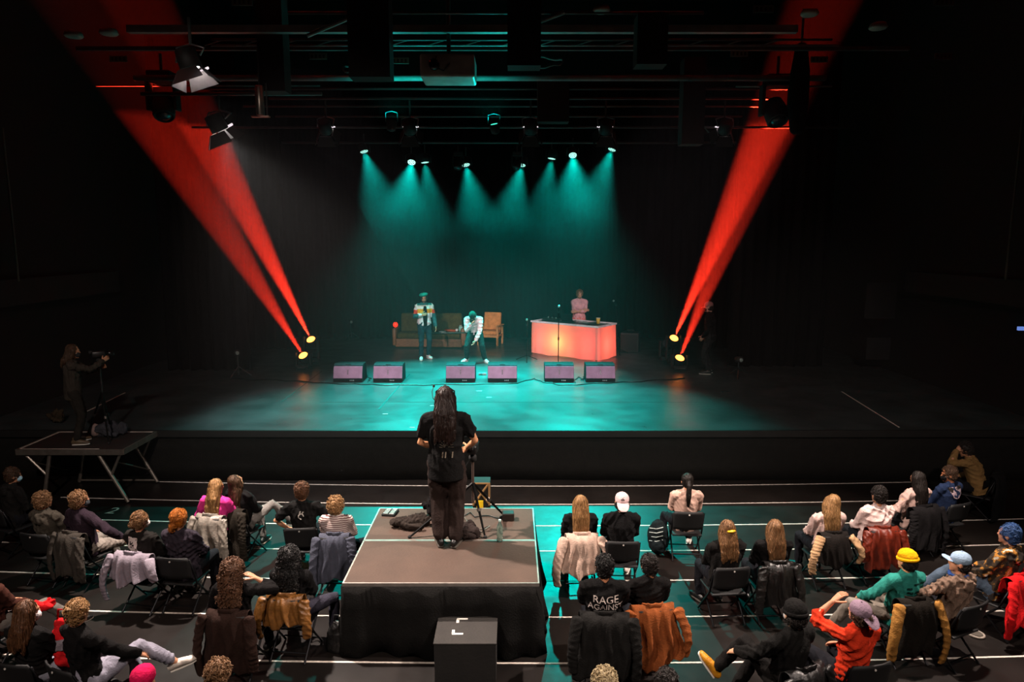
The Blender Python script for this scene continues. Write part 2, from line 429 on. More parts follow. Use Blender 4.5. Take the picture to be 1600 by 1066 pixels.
    for k in (-1, 1):
        if sleeve <= .5:
            e = SHO[k].lerp(EL[k], sleeve * 2 * .8); loft(bm, [(SHO[k], .06 + g, .06 + g), (e, .056 + g, .056 + g)], (0, 0, 1), 12)
        else:
            q = (sleeve - .5) * 2; e = EL[k].lerp(WR[k], q * .95)
            loft(bm, [(SHO[k], .058 + g, .058 + g), (SHO[k].lerp(EL[k], .5), .052 + g, .052 + g), (EL[k], .046 + g, .046 + g), (EL[k].lerp(e, .5), .042 + g, .042 + g), (e, .034 + g, .034 + g)], (0, 0, 1), 12)
    if hood:
        loft(bm, [(nk + Ru @ V((-.085, .02, -.005)), .03, .035), (nk + Ru @ V((-.07, -.06, .0)), .04, .045), (nk + Ru @ V((0, -.105, -.02)), .05, .06), (nk + Ru @ V((.07, -.06, .0)), .04, .045), (nk + Ru @ V((.085, .02, -.005)), .03, .035)], (0, 0, 1), 10)
        ell(bm, nk + Ru @ V((0, -.125, -.07)), (.095, .04, .075), Ru)
    sh = solid('shirt', bm, mat(top[0], top[1], **(top[2] if len(top) > 2 else {})), root, .0125, 2, None, folds(disp * .6, sd_, .07))
    # hair
    st, hcname, hl = hair; hcol = HAIRC.get(hcname, hcname)
    def H(x, y, z): return hc + Rh @ V((x, y, z))
    if st:
        bm = B(); rnd = random.Random(label)
        if hat:
            ell(bm, H(0, -.045, -.03), (.081, .066, .062), Rh, 3)
        else:
            ell(bm, H(0, -.024, .030), (.085, .093, .097), Rh, 3); ell(bm, H(0, -.045, -.02), (.08, .064, .075), Rh, 3)
        vx, hk = .011, 'hair'; post = strand_post(420, .06, .005, 'short', sd_, hc)
        if st == 'short':
            for i in range(0 if hat else 22):
                a, b_ = rnd.uniform(-2.4, 2.4), rnd.uniform(.2, 1.35)
                ell(bm, H(.082 * math.sin(a) * math.cos(b_), -.03 - .085 * math.cos(a) * math.cos(b_), .03 + .095 * math.sin(b_)), rnd.uniform(.012, .02), None, 1)
        elif st == 'curly':
            if not hat: ell(bm, H(0, -.03, .02), (.088 + hl, .092 + hl, .098 + hl), Rh, 3)
            ell(bm, H(0, -.05, -.035), (.085 + hl, .07 + hl, .07), Rh, 3)
            for i in range(70):
                a, b_ = rnd.uniform(-2.2, 2.2), rnd.uniform(-.6, -.1 if hat else 1.5)
                ell(bm, H((.09 + hl) * math.sin(a) * math.cos(b_), -.03 - (.094 + hl) * math.cos(a) * math.cos(b_), .022 + (.1 + hl) * math.sin(b_)), rnd.uniform(.012, .02), None, 1)
            hk = 'curl'; post = strand_post(420, .03, .0045, 'curl', sd_, hc)
        elif st in ('long', 'wavy', 'tousled'):
            wv = {'long': .100, 'wavy': .112, 'tousled': .135}[st]; dp = .05 if st != 'tousled' else .075
            pts = [(H(0, -.045, .05), .08, .055), (H(0, -.064, -.03), .094, .058), (nk + Ru @ V((0, -.082, .01)), wv, dp)]
            m_ = max(1, int(hl / .08))
            for i in range(1, m_ + 1):
                q = i / m_; pts.append((nk + Ru @ V((.008 * math.sin(i * 2), -.112 - .02 * q, -.02 - hl * q)), wv * (1.06 - .22 * q), dp * (.8 - .35 * q)))
            loft(bm, pts, Rh @ V((1, 0, 0)), 16)
            for i in range(9):
                x_ = (i - 4) / 4 * wv * .8; e_ = nk + Ru @ V((x_, -.13, -.02 - hl)); l_ = rnd.uniform(.03, .085)
                loft(bm, [(e_ + Ru @ V((0, .01, .06)), .026, .018), (e_ + Ru @ V((rnd.uniform(-.01, .01), -.005, -l_ * .5)), .018, .013), (e_ + Ru @ V((rnd.uniform(-.015, .015), -.01, -l_)), .008, .008)], (1, 0, 0), 8)
            for k in (-1, 1):
                loft(bm, [(H(k * .068, -.01, .03), .03, .055), (H(k * .08, -.015, -.06), .03, .055), (nk + Ru @ V((k * .082, -.06, -.01)), .034, .045), (nk + Ru @ V((k * .08, -.105, -.02 - hl * .7)), .026, .028)], (1, 0, 0), 10)
            post = strand_post(420, .2, .0042, 'straight', sd_, hc)
            if st == 'tousled':
                ell(bm, H(0, -.035, .025), (.112, .115, .115), Rh, 3); ell(bm, H(0, -.055, -.07), (.135, .10, .10), Rh, 3)
                hk = 'curl'; post = strand_post(700, .03, .006, 'curl', sd_, hc)
            elif st == 'wavy': post = strand_post(420, .12, .005, 'straight', sd_, hc)
        elif st == 'bun': ell(bm, H(0, -.105, hl), (.044, .04, .044), Rh)
        elif st == 'lowbun': ell(bm, H(-.01, -.10, -.055), (.042, .038, .038), Rh); ell(bm, H(-.03, -.105, -.105), (.034, .032, .03), Rh)
        elif st == 'pony':
            loft(bm, [(H(0, -.09, .02), .03, .03), (H(0, -.135, -.03), .036, .03), (nk + Ru @ V((0, -.14, -.02)), .036, .028), (nk + Ru @ V((0, -.15, -.06 - hl)), .02, .018)], (1, 0, 0), 12); post = strand_post(260, .12, .0035, 'straight', sd_, hc)
        solid('hair', bm, mat(hk, hcol), root, vx, 2, (.008, .03), post)
    if beard:
        bm = B(); ell(bm, H(0, .035, -.085), (.056, .055, .036), Rh); solid('beard', bm, mat('curl', beard), root, .01, 1, (.01, .02))
    if mask:
        bm = B(); ell(bm, H(0, .062, -.052), (.058, .05, .05), Rh, 3); mo = solid('face_mask', bm, mat('cloth', mask), root, .008, 2, (.006, .03))
        bm = B()
        for k in (-1, 1): tube(bm, [H(k * .05, .07, -.03), H(k * .077, .02, -.012), H(k * .083, -.02, .0)], .003, 5)
        obj('ear_loop', bm, mat('cloth', '#b8b2b0'), mo, True)
    return dict(root=root, top=sh, hc=hc, Rh=Rh, nk=nk, ch=ch, pv=pv, Ru=Ru, Rl=Rl, H=H, WR=WR, EL=EL, SHO=SHO, KN=KN, AN=AN, s=s)
def beanie(p, c, cuff=True, name='beanie'):
    H, Rh = p['H'], p['Rh']; bm = B()
    ell(bm, H(0, -.022, .052), (.094, .108, .092), Rh, 3)
    o = solid(name, bm, mat('cloth', c), p['root'], .01, 2, (.008, .03))
    if cuff:
        bm = B()
        loft(bm, [(H(.096 * math.cos(a), -.022 + .11 * math.sin(a), .028 - .012 * math.sin(a)), .018, .011) for a in [2 * PI * i / 24 for i in range(25)]], Rh @ V((0, 0, 1)), 8)
        obj('cuff', bm, mat('cloth', c), o, True)
    return o
def cap(p, c, brim=-1, tilt=0, logo=None, c2=None):
    """brim -1 turned back, +1 forward"""
    H, Rh = p['H'], p['Rh']; bm = B()
    ell(bm, H(0, -.018, .042), (.09, .105, .088), Rh, 3)
    o = solid('cap', bm, mat('cloth', c), p['root'], .009, 2, (.005, .04))
    bm = B(); y = brim
    loft(bm, [(H(0, -.018 + y * .085, .018), .075, .006), (H(0, -.018 + y * .125, .008 + tilt * .4), .075, .005), (H(0, -.018 + y * .16, -.006 + tilt), .062, .005), (H(0, -.018 + y * .18, -.016 + tilt * 1.3), .035, .004)], Rh @ V((1, 0, 0)), 16)
    obj('brim', bm, mat('cloth', c2 or c), o, True)
    obj('button', ell(B(), H(0, -.018, .133), (.01, .01, .006), Rh), mat('cloth', c2 or c), o, True)
    if logo:
        bm = B()
        for i, h in enumerate((.02, .032, .044)):
            x = -.02 + i * .016; bm.faces.new([bm.verts.new(q) for q in ((x - .008, -.02, 0), (x + .008, -.02, 0), (x + .002, -.02 + h, 0), (x - .006, -.02 + h * .8, 0))])
        wrap_print('emblem', bm, mat('cloth', logo), o, H(.0, -.1, .075), Rh @ V((1, 0, 0)), Rh @ V((0, .2, 1)), .003)
    return o
# ------------------------------------------------------------------ the hall
def glossy_floor(name, c, r0, r1, spec=.5, scr=True):
    m = bpy.data.materials.new(name); t, b = nt(m); N, L = t.nodes, t.links
    noise_col(t, b, lin(c), .35, 1.3)
    tc = N.new('ShaderNodeTexCoord'); n = N.new('ShaderNodeTexNoise'); n.inputs['Scale'].default_value = 2.2; n.inputs['Detail'].default_value = 8; n.inputs['Roughness'].default_value = .7
    L.new(tc.outputs['Object'], n.inputs['Vector'])
    mr = N.new('ShaderNodeMapRange'); mr.inputs[1].default_value = .3; mr.inputs[2].default_value = .7; mr.inputs[3].default_value = r0; mr.inputs[4].default_value = r1
    L.new(n.outputs['Fac'], mr.inputs[0]); L.new(mr.outputs[0], b.inputs['Roughness'])
    b.inputs['Specular IOR Level'].default_value = spec
    n2 = N.new('ShaderNodeTexNoise'); n2.inputs['Scale'].default_value = 90; L.new(tc.outputs['Object'], n2.inputs['Vector'])
    bp = N.new('ShaderNodeBump'); bp.inputs['Strength'].default_value = .12; bp.inputs['Distance'].default_value = .004
    L.new(n2.outputs['Fac'], bp.inputs['Height']); L.new(bp.outputs[0], b.inputs['Normal'])
    return m
M_FLOOR = glossy_floor('hall_floor', '#181412', .36, .52, .34)
M_STAGE = glossy_floor('stage_floor', '#383f40', .27, .4, .45)
BLACK = mat('paint', '#0a0a0a', r=.85); DARK = mat('paint', '#141414', r=.8)
VELVET = mat('cloth', '#0d0d0e'); TAPE = mat('paint', '#d9cfc4', r=.6, s=30)
SF = 11.75      # stage front
WX = 9.8
floor = struct(obj('floor', bx((0, 5.4, -.05), (2 * WX, 13.2, .1)), M_FLOOR))
stage = struct(obj('floor_stage', bx((0, (SF + 23.6) / 2, STAGE - .06), (2 * WX, 23.6 - SF, .12)), M_STAGE))
struct(obj('ceiling', bx((0, 11.5, 12.1), (2 * WX + .4, 25.4, .2)), BLACK)); CEIL = bpy.data.objects['ceiling']
struct(obj('wall_left', bx((-WX - .1, 11.5, 5.95), (.2, 25.4, 12.1)), BLACK))
struct(obj('wall_right', bx((WX + .1, 11.5, 5.95), (.2, 25.4, 12.1)), BLACK))
struct(obj('wall_rear', bx((0, -1.25, 5.95), (2 * WX, .1, 12.1)), BLACK))
struct(obj('wall_back', bx((0, 23.75, 5.95), (2 * WX, .3, 12.1)), BLACK))
# stage front: black skirt hung in shallow folds under the stage lip
def curtain_bm(x0, x1, y, z0, z1, amp, wl, seed=0, nz=2, sag=0):
    bm = B(); n = max(8, int((x1 - x0) / wl * 8)); rnd = random.Random(seed); ph = [rnd.uniform(0, 6) for _ in range(4)]
    rows = []
    for j in range(nz + 1):
        q = j / nz; row = []
        for i in range(n + 1):
            x = x0 + (x1 - x0) * i / n; u = x / wl * 2 * PI
            a = amp * (.4 + .6 * (1 - q))
            row.append(bm.verts.new((x, y + a * (math.sin(u + ph[0]) + .5 * math.sin(u * .47 + ph[1])) + sag * math.sin(x * .9 + ph[2]) * (1 - q), z0 + (z1 - z0) * q)))
        rows.append(row)
    for a, b in zip(rows, rows[1:]):
        for i in range(n): bm.faces.new((a[i], a[i + 1], b[i + 1], b[i]))
    r = bmesh.ops.extrude_face_region(bm, geom=bm.faces[:])
    for v in [g for g in r['geom'] if isinstance(g, bmesh.types.BMVert)]: v.co.y += .015
    return bm
tag(obj('stage_skirt', curtain_bm(-WX + .05, WX - .05, SF + .05, .01, STAGE - .1, .008, .9, 3, 3, .02), mat('cloth', '#171513'), None, True), 'long black cloth skirt hung along the stage front', 'curtain')
obj('stage_lip', bx((0, SF - .01, STAGE - .06), (2 * WX, .05, .12)), mat('paint', '#1b1a19', r=.5), stage)
def curtain(label, x0, x1, y, z1=9.2, z0=STAGE, amp=.07, wl=.3, seed=1, c='#0e0e10', grp=None, rot=0):
    o = obj('stage_curtain', curtain_bm(-(x1 - x0) / 2, (x1 - x0) / 2, 0, 0, z1 - z0, amp, wl, seed), mat('cloth', c), None, True)
    o.location = ((x0 + x1) / 2, y, z0 + .005); o.rotation_euler = (0, 0, rot)
    return tag(o, label, 'curtain', grp)
curtain('wide black backdrop curtain across the back of the stage', -8.8, 8.8, 23.3, seed=2, amp=.05)
curtain('black side curtain hanging behind the left red moving lights', -8.9, -6.75, 17.4, seed=3)
curtain('black side curtain hanging right behind the stagehand in a cap', 5.75, 8.3, 17.9, seed=4)
curtain('black side curtain farther back on the left of the stage', -8.9, -6.9, 20.9, seed=5)
curtain('black side curtain farther back on the right of the stage', 6.3, 8.6, 21.0, seed=6)
# floor marking lines, gently bowed rows
def bowed(yc, xa, xb, wd=.03):
    bm = B(); pr = None; n = 36
    for i in range(n + 1):
        x = xa + (xb - xa) * i / n
        p = at(x, yc - 12.5 * ((x - 850) / 800) ** 2, 0)
        a = bm.verts.new((p.x, p.y - wd / 2, .004)); b = bm.verts.new((p.x, p.y + wd / 2, .004))
        if pr: bm.faces.new((pr[0], a, b, pr[1]))
        pr = (a, b)
    r = bmesh.ops.extrude_face_region(bm, geom=bm.faces[:])
    for v in [g for g in r['geom'] if isinstance(g, bmesh.types.BMVert)]: v.co.z -= .0035
    return bm
for i, (yc, xa, xb) in enumerate(((760, 245, 1440), (788.5, 95, 1420), (822, -20, 1600), (861.5, -20, 1640), (908, -20, 1640), (965, -20, 1640), (1037, -20, 1640))):
    obj('tape_line', bowed(yc, xa, xb, .022 + .003 * (i > 3)), TAPE, floor)
bm = text_bm('2', .34); n2 = obj('floor_number', bm, mat('paint', '#8d877f'), floor); p = at(176, 799, 0); n2.location = (p.x, p.y, .005); n2.rotation_euler = (0, 0, -.05)
def strip(name, p, q, wd, m, parent):
    p, q = V(p), V(q); d = (q - p).normalized(); sd = d.cross(V((0, 0, 1))).normalized()
    bm = B(); loftq = [bm.verts.new(c) for c in (p - sd * wd / 2, q - sd * wd / 2, q + sd * wd / 2, p + sd * wd / 2)]
    f = bm.faces.new(loftq); r = bmesh.ops.extrude_face_region(bm, geom=[f])
    for v in [g for g in r['geom'] if isinstance(g, bmesh.types.BMVert)]: v.co.z += .003
    return obj(name, bm, m, parent)
for a, b, m_ in (((1315, 612), (1405, 668), TAPE), ((195, 614), (132, 645), TAPE), ((440, 628), (503, 580), mat('paint', '#30302f')), ((592, 640), (640, 585), mat('paint', '#0c0e0e')), ((500, 628.5), (1100, 628.5), mat('paint', '#3f4a4a', r=.3))):
    strip('tape_line', at(*a, STAGE + .001), at(*b, STAGE + .001), .03, m_, stage)
for (x, y) in ((598, 647), (672, 634), (760, 621), (745, 611), (640, 668)):
    strip('tape_mark', at(x, y, STAGE + .001), at(x + 8, y, STAGE + .001), .03, TAPE, stage)
# faint conduits on the side walls, gallery edge, painted reflections
for sx, a, b in ((-1, (62, 200), (87, 440)), (1, (1470, 170), (1450, 437))):
    Yw = 13.2
    z1, z0 = at(*a, Y=Yw).z, at(*b, Y=Yw).z
    w_ = bpy.data.objects['wall_left' if sx < 0 else 'wall_right']
    X_ = sx * (WX - .05)
    obj('conduit', tube(B(), [(sx * 9.55, Yw, z0), (sx * 9.55, Yw, z1)], .02), mat('paint', '#4c5248'), w_)
    obj('gallery_front', bx((sx * 9.68, 12.6, 3.3), (.22, 8, .5)), DARK, w_)
obj('exit_button', bx(at(1595, 513.5, Y=12.9), (.11, .05, .07)), mat('emit', '#6f8fe0', e=.8), bpy.data.objects['wall_right'])
for (x, y, ww, hh) in ((1376, 470, .75, .9), (1372, 545, .6, .55)):  # grey slabs paint the faint reflections on the right
    obj('reflection_patch', bx(at(x, y, Y=16.9) + V((0, 0, 0)), (ww, .03, hh)), mat('paint', '#17171a'), bpy.data.objects['wall_right'])
# ------------------------------------------------------------------ rig under the ceiling (pipes are parts of the ceiling)
GREY = mat('paint', '#8b8d8c', r=.45); GREYD = mat('paint', '#4a4c4b', r=.5)
def pipe(x0, x1, y, Y, r=.03, m=GREYD, sag=0):
    p, q = at(x0, y, Y=Y), at(x1, y + sag, Y=Y)
    return obj('pipe', tube(B(), [p, q], r, 10), m, CEIL, True)
def beam(x0, x1, y, Y, h, m=GREYD):
    p, q = at(x0, y, Y=Y), at(x1, y, Y=Y)
    return obj('beam', bx((p + q) / 2, (abs(q.x - p.x), h, h)), m, CEIL)
beam(200, 1245, 46, 10.4, .10, GREY); beam(120, 1420, 76, 11.6, .06, GREYD)
pipe(210, 1290, 122, 12.2, .05, GREY); pipe(330, 1300, 62, 11.0, .018); pipe(330, 1310, 71, 11.3, .016, GREY); pipe(300, 1250, 139, 13.0, .02)
pipe(420, 1200, 154, 13.6, .025); pipe(380, 1250, 166, 14.2, .02); pipe(300, 1330, 199, 13.4, .022); pipe(440, 1150, 223, 18.2, .03); pipe(430, 1160, 182, 15.2, .02)
pipe(150, 500, 134, 12.6, .014); pipe(1150, 1300, 135, 12.6, .014, GREY); pipe(450, 1100, 20, 9.6, .02)
for i in range(16):   # lattice girder between two bars
    x = 320 + i * 58
    p, q = at(x, 71, Y=11.3), at(x + 29, 62, Y=11.0)
    obj('strut', tube(B(), [p, q], .009, 5), GREYD, CEIL)
for (xa, ya, xb, yb, Y) in ((480, 56, 553, 25, 9.6), (845, 33, 882, 19, 9.6), (402, 118, 425, 108, 11)):
    obj('brace', tube(B(), [at(xa, ya, Y=Y), at(xb, yb, Y=Y)], .028, 8), GREY, CEIL)
for (x, y, Y) in ((497, 88, 11), (625, 95, 11), (378, 3, 9.4), (1193, 14, 9.4), (1280, 93, 11), (1474, 88, 11), (185, 92, 11), (1155, 84, 11), (700, 92, 11.4), (1475, 3, 9.4)):
    t_ = obj('sign_plate', bx(at(x, y, Y=Y), (.27, .01, .09)), mat('paint', '#6d685c'), CEIL)
    bm = B(); c = at(x, y, Y=Y)
    for k in range(4): box(bm, c + V((-.09 + k * .06, -.007, 0)), (.028, .004, .05))
    obj('sign_digits', bm, mat('paint', '#2a2722'), t_)
for (xa, xb, ya, yb, Y) in ((545, 605, -60, 120, 9.2), (793, 846, -60, 102, 9.2), (405, 436, -60, 142, 10.5), (1065, 1105, 90, 225, 12.4), (840, 890, 118, 190, 12.9), (995, 1045, 20, 100, 9.5)):
    p, q = at(xa, yb, Y=Y), at(xb, ya, Y=Y)
    obj('duct', bx(((p.x + q.x) / 2, Y + .15, (p.z + q.z) / 2), (q.x - p.x, .3, q.z - p.z)), BLACK, CEIL)
for (x, y, Y) in ((570, 108, 11.5), (845, 97, 11.5)):     # cable loops hanging under the rig
    c = at(x, y, Y=Y); bm = B()
    tube(bm, [c + V((.35 * math.cos(a) * (1 + .1 * math.sin(3 * a)), .12 * math.sin(a), .10 * math.sin(a) + .02 * math.sin(5 * a))) for a in [2 * PI * i / 22 for i in range(23)]], .018, 6)
    obj('cable_loop', bm, GREYD, CEIL, True)
for (x, y) in ((940, 17), (1265, 22), (1372, 43), (115, 56), (170, 52)):
    obj('downlight', lathe(B(), [(.02, .05), (.1, .05), (.12, 0), (.10, -.02), (.02, -.02)], at(x, y, Y=9.6)), mat('paint', '#9a9a90'), CEIL, True)
# projector
c = at(699, 103, Y=10.2); t = thing('projector', 'pale box projector hanging under the rig above centre stage', 'projector', c)
obj('body', bx((0, .25, 0), (.78, .6, .32), None, .03), mat('paint', '#b9bdb8', r=.5), t)
obj('lens', lathe(B(), [(.02, .08), (.07, .08), (.08, 0), (.06, -.01), (.01, -.01)], (-.18, -.06, .0), dirm((0, -1, 0))), mat('plastic', '#16181a', r=.1), t, True)
obj('bracket', tube(B(), [(0, .25, .15), (0, .25, 1.1)], .03), GREYD, t); obj('cable', tube(B(), [(-.15, -.06, .12), (-.17, -.09, -.03), (-.05, -.1, -.09), (.04, -.06, .02)], .008, 5), BLACK, t, True)
# silver cylinder hanging at left
c = at(406, 158, Y=10.4); t = thing('chain_motor', 'silver cylinder hanging upright beside the dark column at upper left', 'motor', c)
obj('barrel', lathe(B(), [(.02, -.2), (.055, -.2), (.06, -.19), (.06, .2), (.05, .22), (.02, .22)]), mat('metal', '#b8aca0', r=.35), t, True)
obj('end_plate', bx((0, 0, -.22), (.26, .08, .02)), mat('metal', '#c0b4a8'), t); obj('hook_rod', tube(B(), [(0, 0, .2), (0, 0, .75)], .012), GREYD, t); obj('side_rail', tube(B(), [(.1, 0, -.22), (.1, 0, .25)], .012), GREYD, t)
# fresnel lamps with barn doors
HOT = mat('emit', '#fff2ea', e=9)
def fresnel(label, px, Y, aim, wdt, power=0, deg=60, colr=(1, .95, .95), on=True, e=4, grp=None):
    c = at(px[0], px[1], Y=Y); t = thing('stage_lamp', label, 'lamp', c, group=grp)
    za = V(aim).normalized(); xa = (V((1, 0, 0)) - za * za.x).normalized(); R_ = Matrix((xa, za.cross(xa), za)).transposed(); k = wdt / .5
    def Q(x, y, z): return R_ @ V((x * k, y * k, z * k))
    bm = B(); lathe(bm, [(.10 * k, -.34 * k), (.16 * k, -.32 * k), (.17 * k, -.02 * k), (.15 * k, -.01 * k), (.145 * k, -.06 * k), (.02 * k, -.07 * k)], (0, 0, 0), R_, 18)
    obj('housing', bm, mat('paint', '#0b0b0b', r=.7), t, True)
    bm = B(); lathe(bm, [(.01 * k, -.05 * k), (.14 * k, -.05 * k), (.14 * k, -.045 * k), (.1 * k, -.03 * k), (.01 * k, -.022 * k)], (0, 0, 0), R_, 18)
    obj('lens', bm, mat('emit', '#fff4ee', e=e) if on else mat('plastic', '#3a3c40', r=.15), t, True)
    for i in range(4):
        a = i * PI / 2; u = V((math.cos(a), math.sin(a), 0)); s_ = V((-math.sin(a), math.cos(a), 0))
        bm = B(); vs_ = [bm.verts.new(R_ @ (V(q) * k)) for q in (u * .17 - s_ * .15, u * .17 + s_ * .15, u * .30 + s_ * .25 + V((0, 0, .22)), u * .30 - s_ * .25 + V((0, 0, .22)))]
        f = bm.faces.new(vs_); r = bmesh.ops.extrude_face_region(bm, geom=[f])
        for v in [g for g in r['geom'] if isinstance(g, bmesh.types.BMVert)]: v.co += R_ @ (u * .008)
        bd = obj('barn_door', bm, mat('paint', '#101011', r=.7), t)
        if on:
            bm = B(); f = bm.faces.new([bm.verts.new(R_ @ (V(q) * k - u * .004)) for q in (u * .17 - s_ * .14, u * .17 + s_ * .14, u * .30 + s_ * .24 + V((0, 0, .22)), u * .30 - s_ * .24 + V((0, 0, .22)))]); r = bmesh.ops.extrude_face_region(bm, geom=[f])
            for v in [g for g in r['geom'] if isinstance(g, bmesh.types.BMVert)]: v.co += R_ @ (u * .003)
            obj('lining', bm, mat('paint', '#b9b2b4', r=.6), bd)  # pale inner face added to a black door, its colour imitates lamp glare
    bm = B(); tube(bm, [Q(-.2, 0, -.18), V((-.22 * k, 0, .34 * k)), V((0, 0, .40 * k)), V((.22 * k, 0, .34 * k)), Q(.2, 0, -.18)], .012 * k + .004, 6)
    obj('yoke', bm, mat('metal', '#8a8a8a'), t, True)
    if on: obj('glow_strip', loft(B(), [(Q(-.2, -.19, -.03), .02 * k, .006), (Q(0, -.2, .0), .03 * k, .006), (Q(.2, -.19, -.03), .02 * k, .006)], Q(0, 0, 1), 6), mat('emit', '#f6e6ee', e=1.1), t, True)  # glowing strip added to imitate the bright lit edge, not a real vent
    obj('clamp', tube(B(), [(0, 0, .38 * k), (0, 0, .38 * k + .3)], .018), GREYD, t)
    if power:
        l = spot('lamp_beam', c + R_ @ V((0, 0, .01)), c + R_ @ V((0, 0, 1)), power, colr, deg, .5, .08); l.parent = None
    return t
fresnel('large black lamp with open barn doors at upper left, the nearest one', (300, 110), 8.2, (.3, 0, -1), .36, 0, e=14)
fresnel('white glowing lamp with barn doors below the nearest large lamp', (345, 205), 11.0, (.35, .35, -.9), .40, 1000, 80, e=10)
q_ = at(345, 205, Y=11.0); obj('pipe', tube(B(), [q_ + V((-1.2, 0, .56)), q_ + V((1.6, 0, .56))], .03, 10), GREYD, CEIL, True)
for x, lb, p_ in ((510, 'small barn-door lamp on the bar, leftmost of the dim row', 25), (641, 'barn-door lamp on the bar above the two leftmost-paired teal lamps', 25), (829, 'barn-door lamp with wide lit rim at centre right of the bar', 25), (946, 'barn-door lamp on the bar above the rightmost teal lamp', 25), (1131, 'barn-door lamp on the bar, rightmost of the dim row', 25)):
    fresnel(lb, (x, 207), 13.2, (0, .75, -.7), .36, p_, 60, e=3)
fresnel('unlit barn-door lamp glowing red at its rim at upper right', (1083, 196), 13.6, (.2, .2, -1), .42, 0, on=False)
# moving head lights hung in the rig
def hung_head(label, px, Y, aim=(0, -.4, -1), s=1):
    c = at(px[0], px[1], Y=Y); t = thing('moving_head_light', label, 'stage light', c, s=s)
    obj('base', bx((0, 0, .42), (.34, .26, .16), None, .02), DARK, t)
    for k in (-1, 1): obj('yoke_arm', bx((k * .2, 0, .16), (.05, .16, .42), None, .015), DARK, t)
    R_ = dirm(aim); obj('head', lathe(B(), [(.05, -.2), (.13, -.17), (.16, -.02), (.15, .14), (.13, .17), (.12, .15), (.02, .15)], (0, 0, 0), R_), DARK, t, True)
    obj('lens', lathe(B(), [(.01, .15), (.11, .15), (.11, .155), (.06, .18), (.01, .19)], (0, 0, 0), R_), mat('plastic', '#30343a', r=.05), t, True)
    obj('clamp', tube(B(), [(0, 0, .5), (0, 0, .75)], .02), GREYD, t)
    return t
hung_head('dark moving light hung inside the right red beam', (1212, 176), 12.4, (.1, -.6, -1), 1.25)
hung_head('dark moving light hung beside the left red beam', (256, 168), 12.4, (.2, -.5, -1), 1.2)
hung_head('small unlit moving light hung left of centre over the stage', (716, 258), 17.8, (-.2, -.5, -1), .65)
hung_head('small unlit moving light hung right of centre over the stage', (808, 258), 17.8, (-.3, -.5, -1), .65)
t = thing('hanging_banner', 'narrow black cloth tied up beside the right hung moving light', 'cloth', at(1245, 200, Y=11.9))
bm = B(); loft(bm, [((0, 0, -.02), .12, .1), ((0, 0, .4), .17, .13), ((0, 0, .9), .16, .12), ((0, 0, 1.3), .1, .08)], (1, 0, 0), 14); obj('bundle', bm, VELVET, t, True); obj('tie', tube(B(), [(0, 0, 1.3), (0, 0, 1.9)], .02), GREYD, t)
# teal LED par lamps
TEAL = (0, .76, .66)
def led_par(label, px, Y, aim, power, bright=1, deg=38):
    c = at(px[0], px[1], Y=Y); t = thing('led_par_lamp', label, 'stage light', c, group='teal lamps over the stage')
    a = V(aim).normalized(); R_ = dirm(a)
    obj('housing', lathe(B(), [(.04, -.24), (.09, -.22), (.115, -.1), (.12, .01), (.11, .012), (.108, -.02), (.01, -.02)], (0, 0, 0), R_), DARK, t, True)
    obj('face_plate', lathe(B(), [(.01, -.018), (.107, -.018), (.107, -.012), (.01, -.012)], (0, 0, 0), R_), mat('plastic', '#1b2a2a'), t)
    pts = [(0, 0)] + [(.045 * math.cos(q * PI / 3), .045 * math.sin(q * PI / 3)) for q in range(6)] + [(.086 * math.cos(q * PI / 6), .086 * math.sin(q * PI / 6)) for q in range(12)]
    for q in pts:
        obj('led', ell(B(), R_ @ V((q[0], q[1], -.008)), (.0165, .0165, .008), R_, 1), mat('emit', '#b8fff0', e=1.5 * bright), t)
    bm = B(); tube(bm, [(-.15, 0, -.02), (-.15, 0, .18), (0, 0, .24), (.15, 0, .18), (.15, 0, -.02)], .012, 6); obj('yoke', bm, DARK, t, True)
    obj('clamp', tube(B(), [(0, 0, .23), (0, 0, .45)], .015), GREYD, t)
    spot('teal_beam', c + a * .05, c + a, power, TEAL, deg, 1.0, .07)
PW = 7000
for px, aim, b_, lb in (((569, 237), (.34, -.30, -1), 1, 'leftmost teal lamp over the stage'), ((643, 254), (-.03, -.85, -1), 2.2, 'brightest teal lamp, left one of the close pair'), ((664, 254), (.14, -.15, -1), 1, 'teal lamp right beside the brightest one'),
                        ((728, 258), (.22, -.45, -1), 1, 'teal lamp peeking from behind a small dark moving light, left of centre'), ((815, 258), (-.22, -.45, -1), 1, 'teal lamp peeking from behind a small dark moving light, right of centre'),
                        ((862, 248), (-.16, -.15, -1), 1, 'teal lamp second in the right group, lower of the pair'), ((895, 243), (-.02, -.85, -1), 1.6, 'bright teal lamp third from right end of the row'), ((956, 234), (-.36, -.30, -1), 1, 'rightmost teal lamp over the stage')):
    led_par(lb, px, 18.2, aim, PW * (1.45 if b_ > 1 else .65 if abs(aim[1] + .15) < .01 else .95), b_, 52)

def rig_fill(label, px, Y, aim):  # lamps added only to tint the pipes and projector teal
    c = at(px[0], px[1], Y=Y); t = thing('rig_fill_lamp', label, 'stage light', c); R_ = dirm(aim)
    obj('housing', lathe(B(), [(.03, -.16), (.07, -.14), (.09, 0), (.08, .005), (.01, -.01)], (0, 0, 0), R_), DARK, t, True)
    obj('lens', lathe(B(), [(.01, -.008), (.078, -.008), (.078, -.002), (.01, .006)], (0, 0, 0), R_), mat('emit', '#40d8b8', e=1.5), t, True)
    obj('yoke', tube(B(), [(-.1, 0, 0), (-.1, 0, .14), (0, 0, .17), (.1, 0, .14), (.1, 0, 0)], .009, 6), DARK, t, True)
    spot('rig_fill', c + V(aim).normalized() * .03, c + V(aim), 70, TEAL, 150, .8, .05)
rig_fill('small upturned fill lamp added in the rig left of the projector', (612, 190), 11.6, (.06, .12, 1))
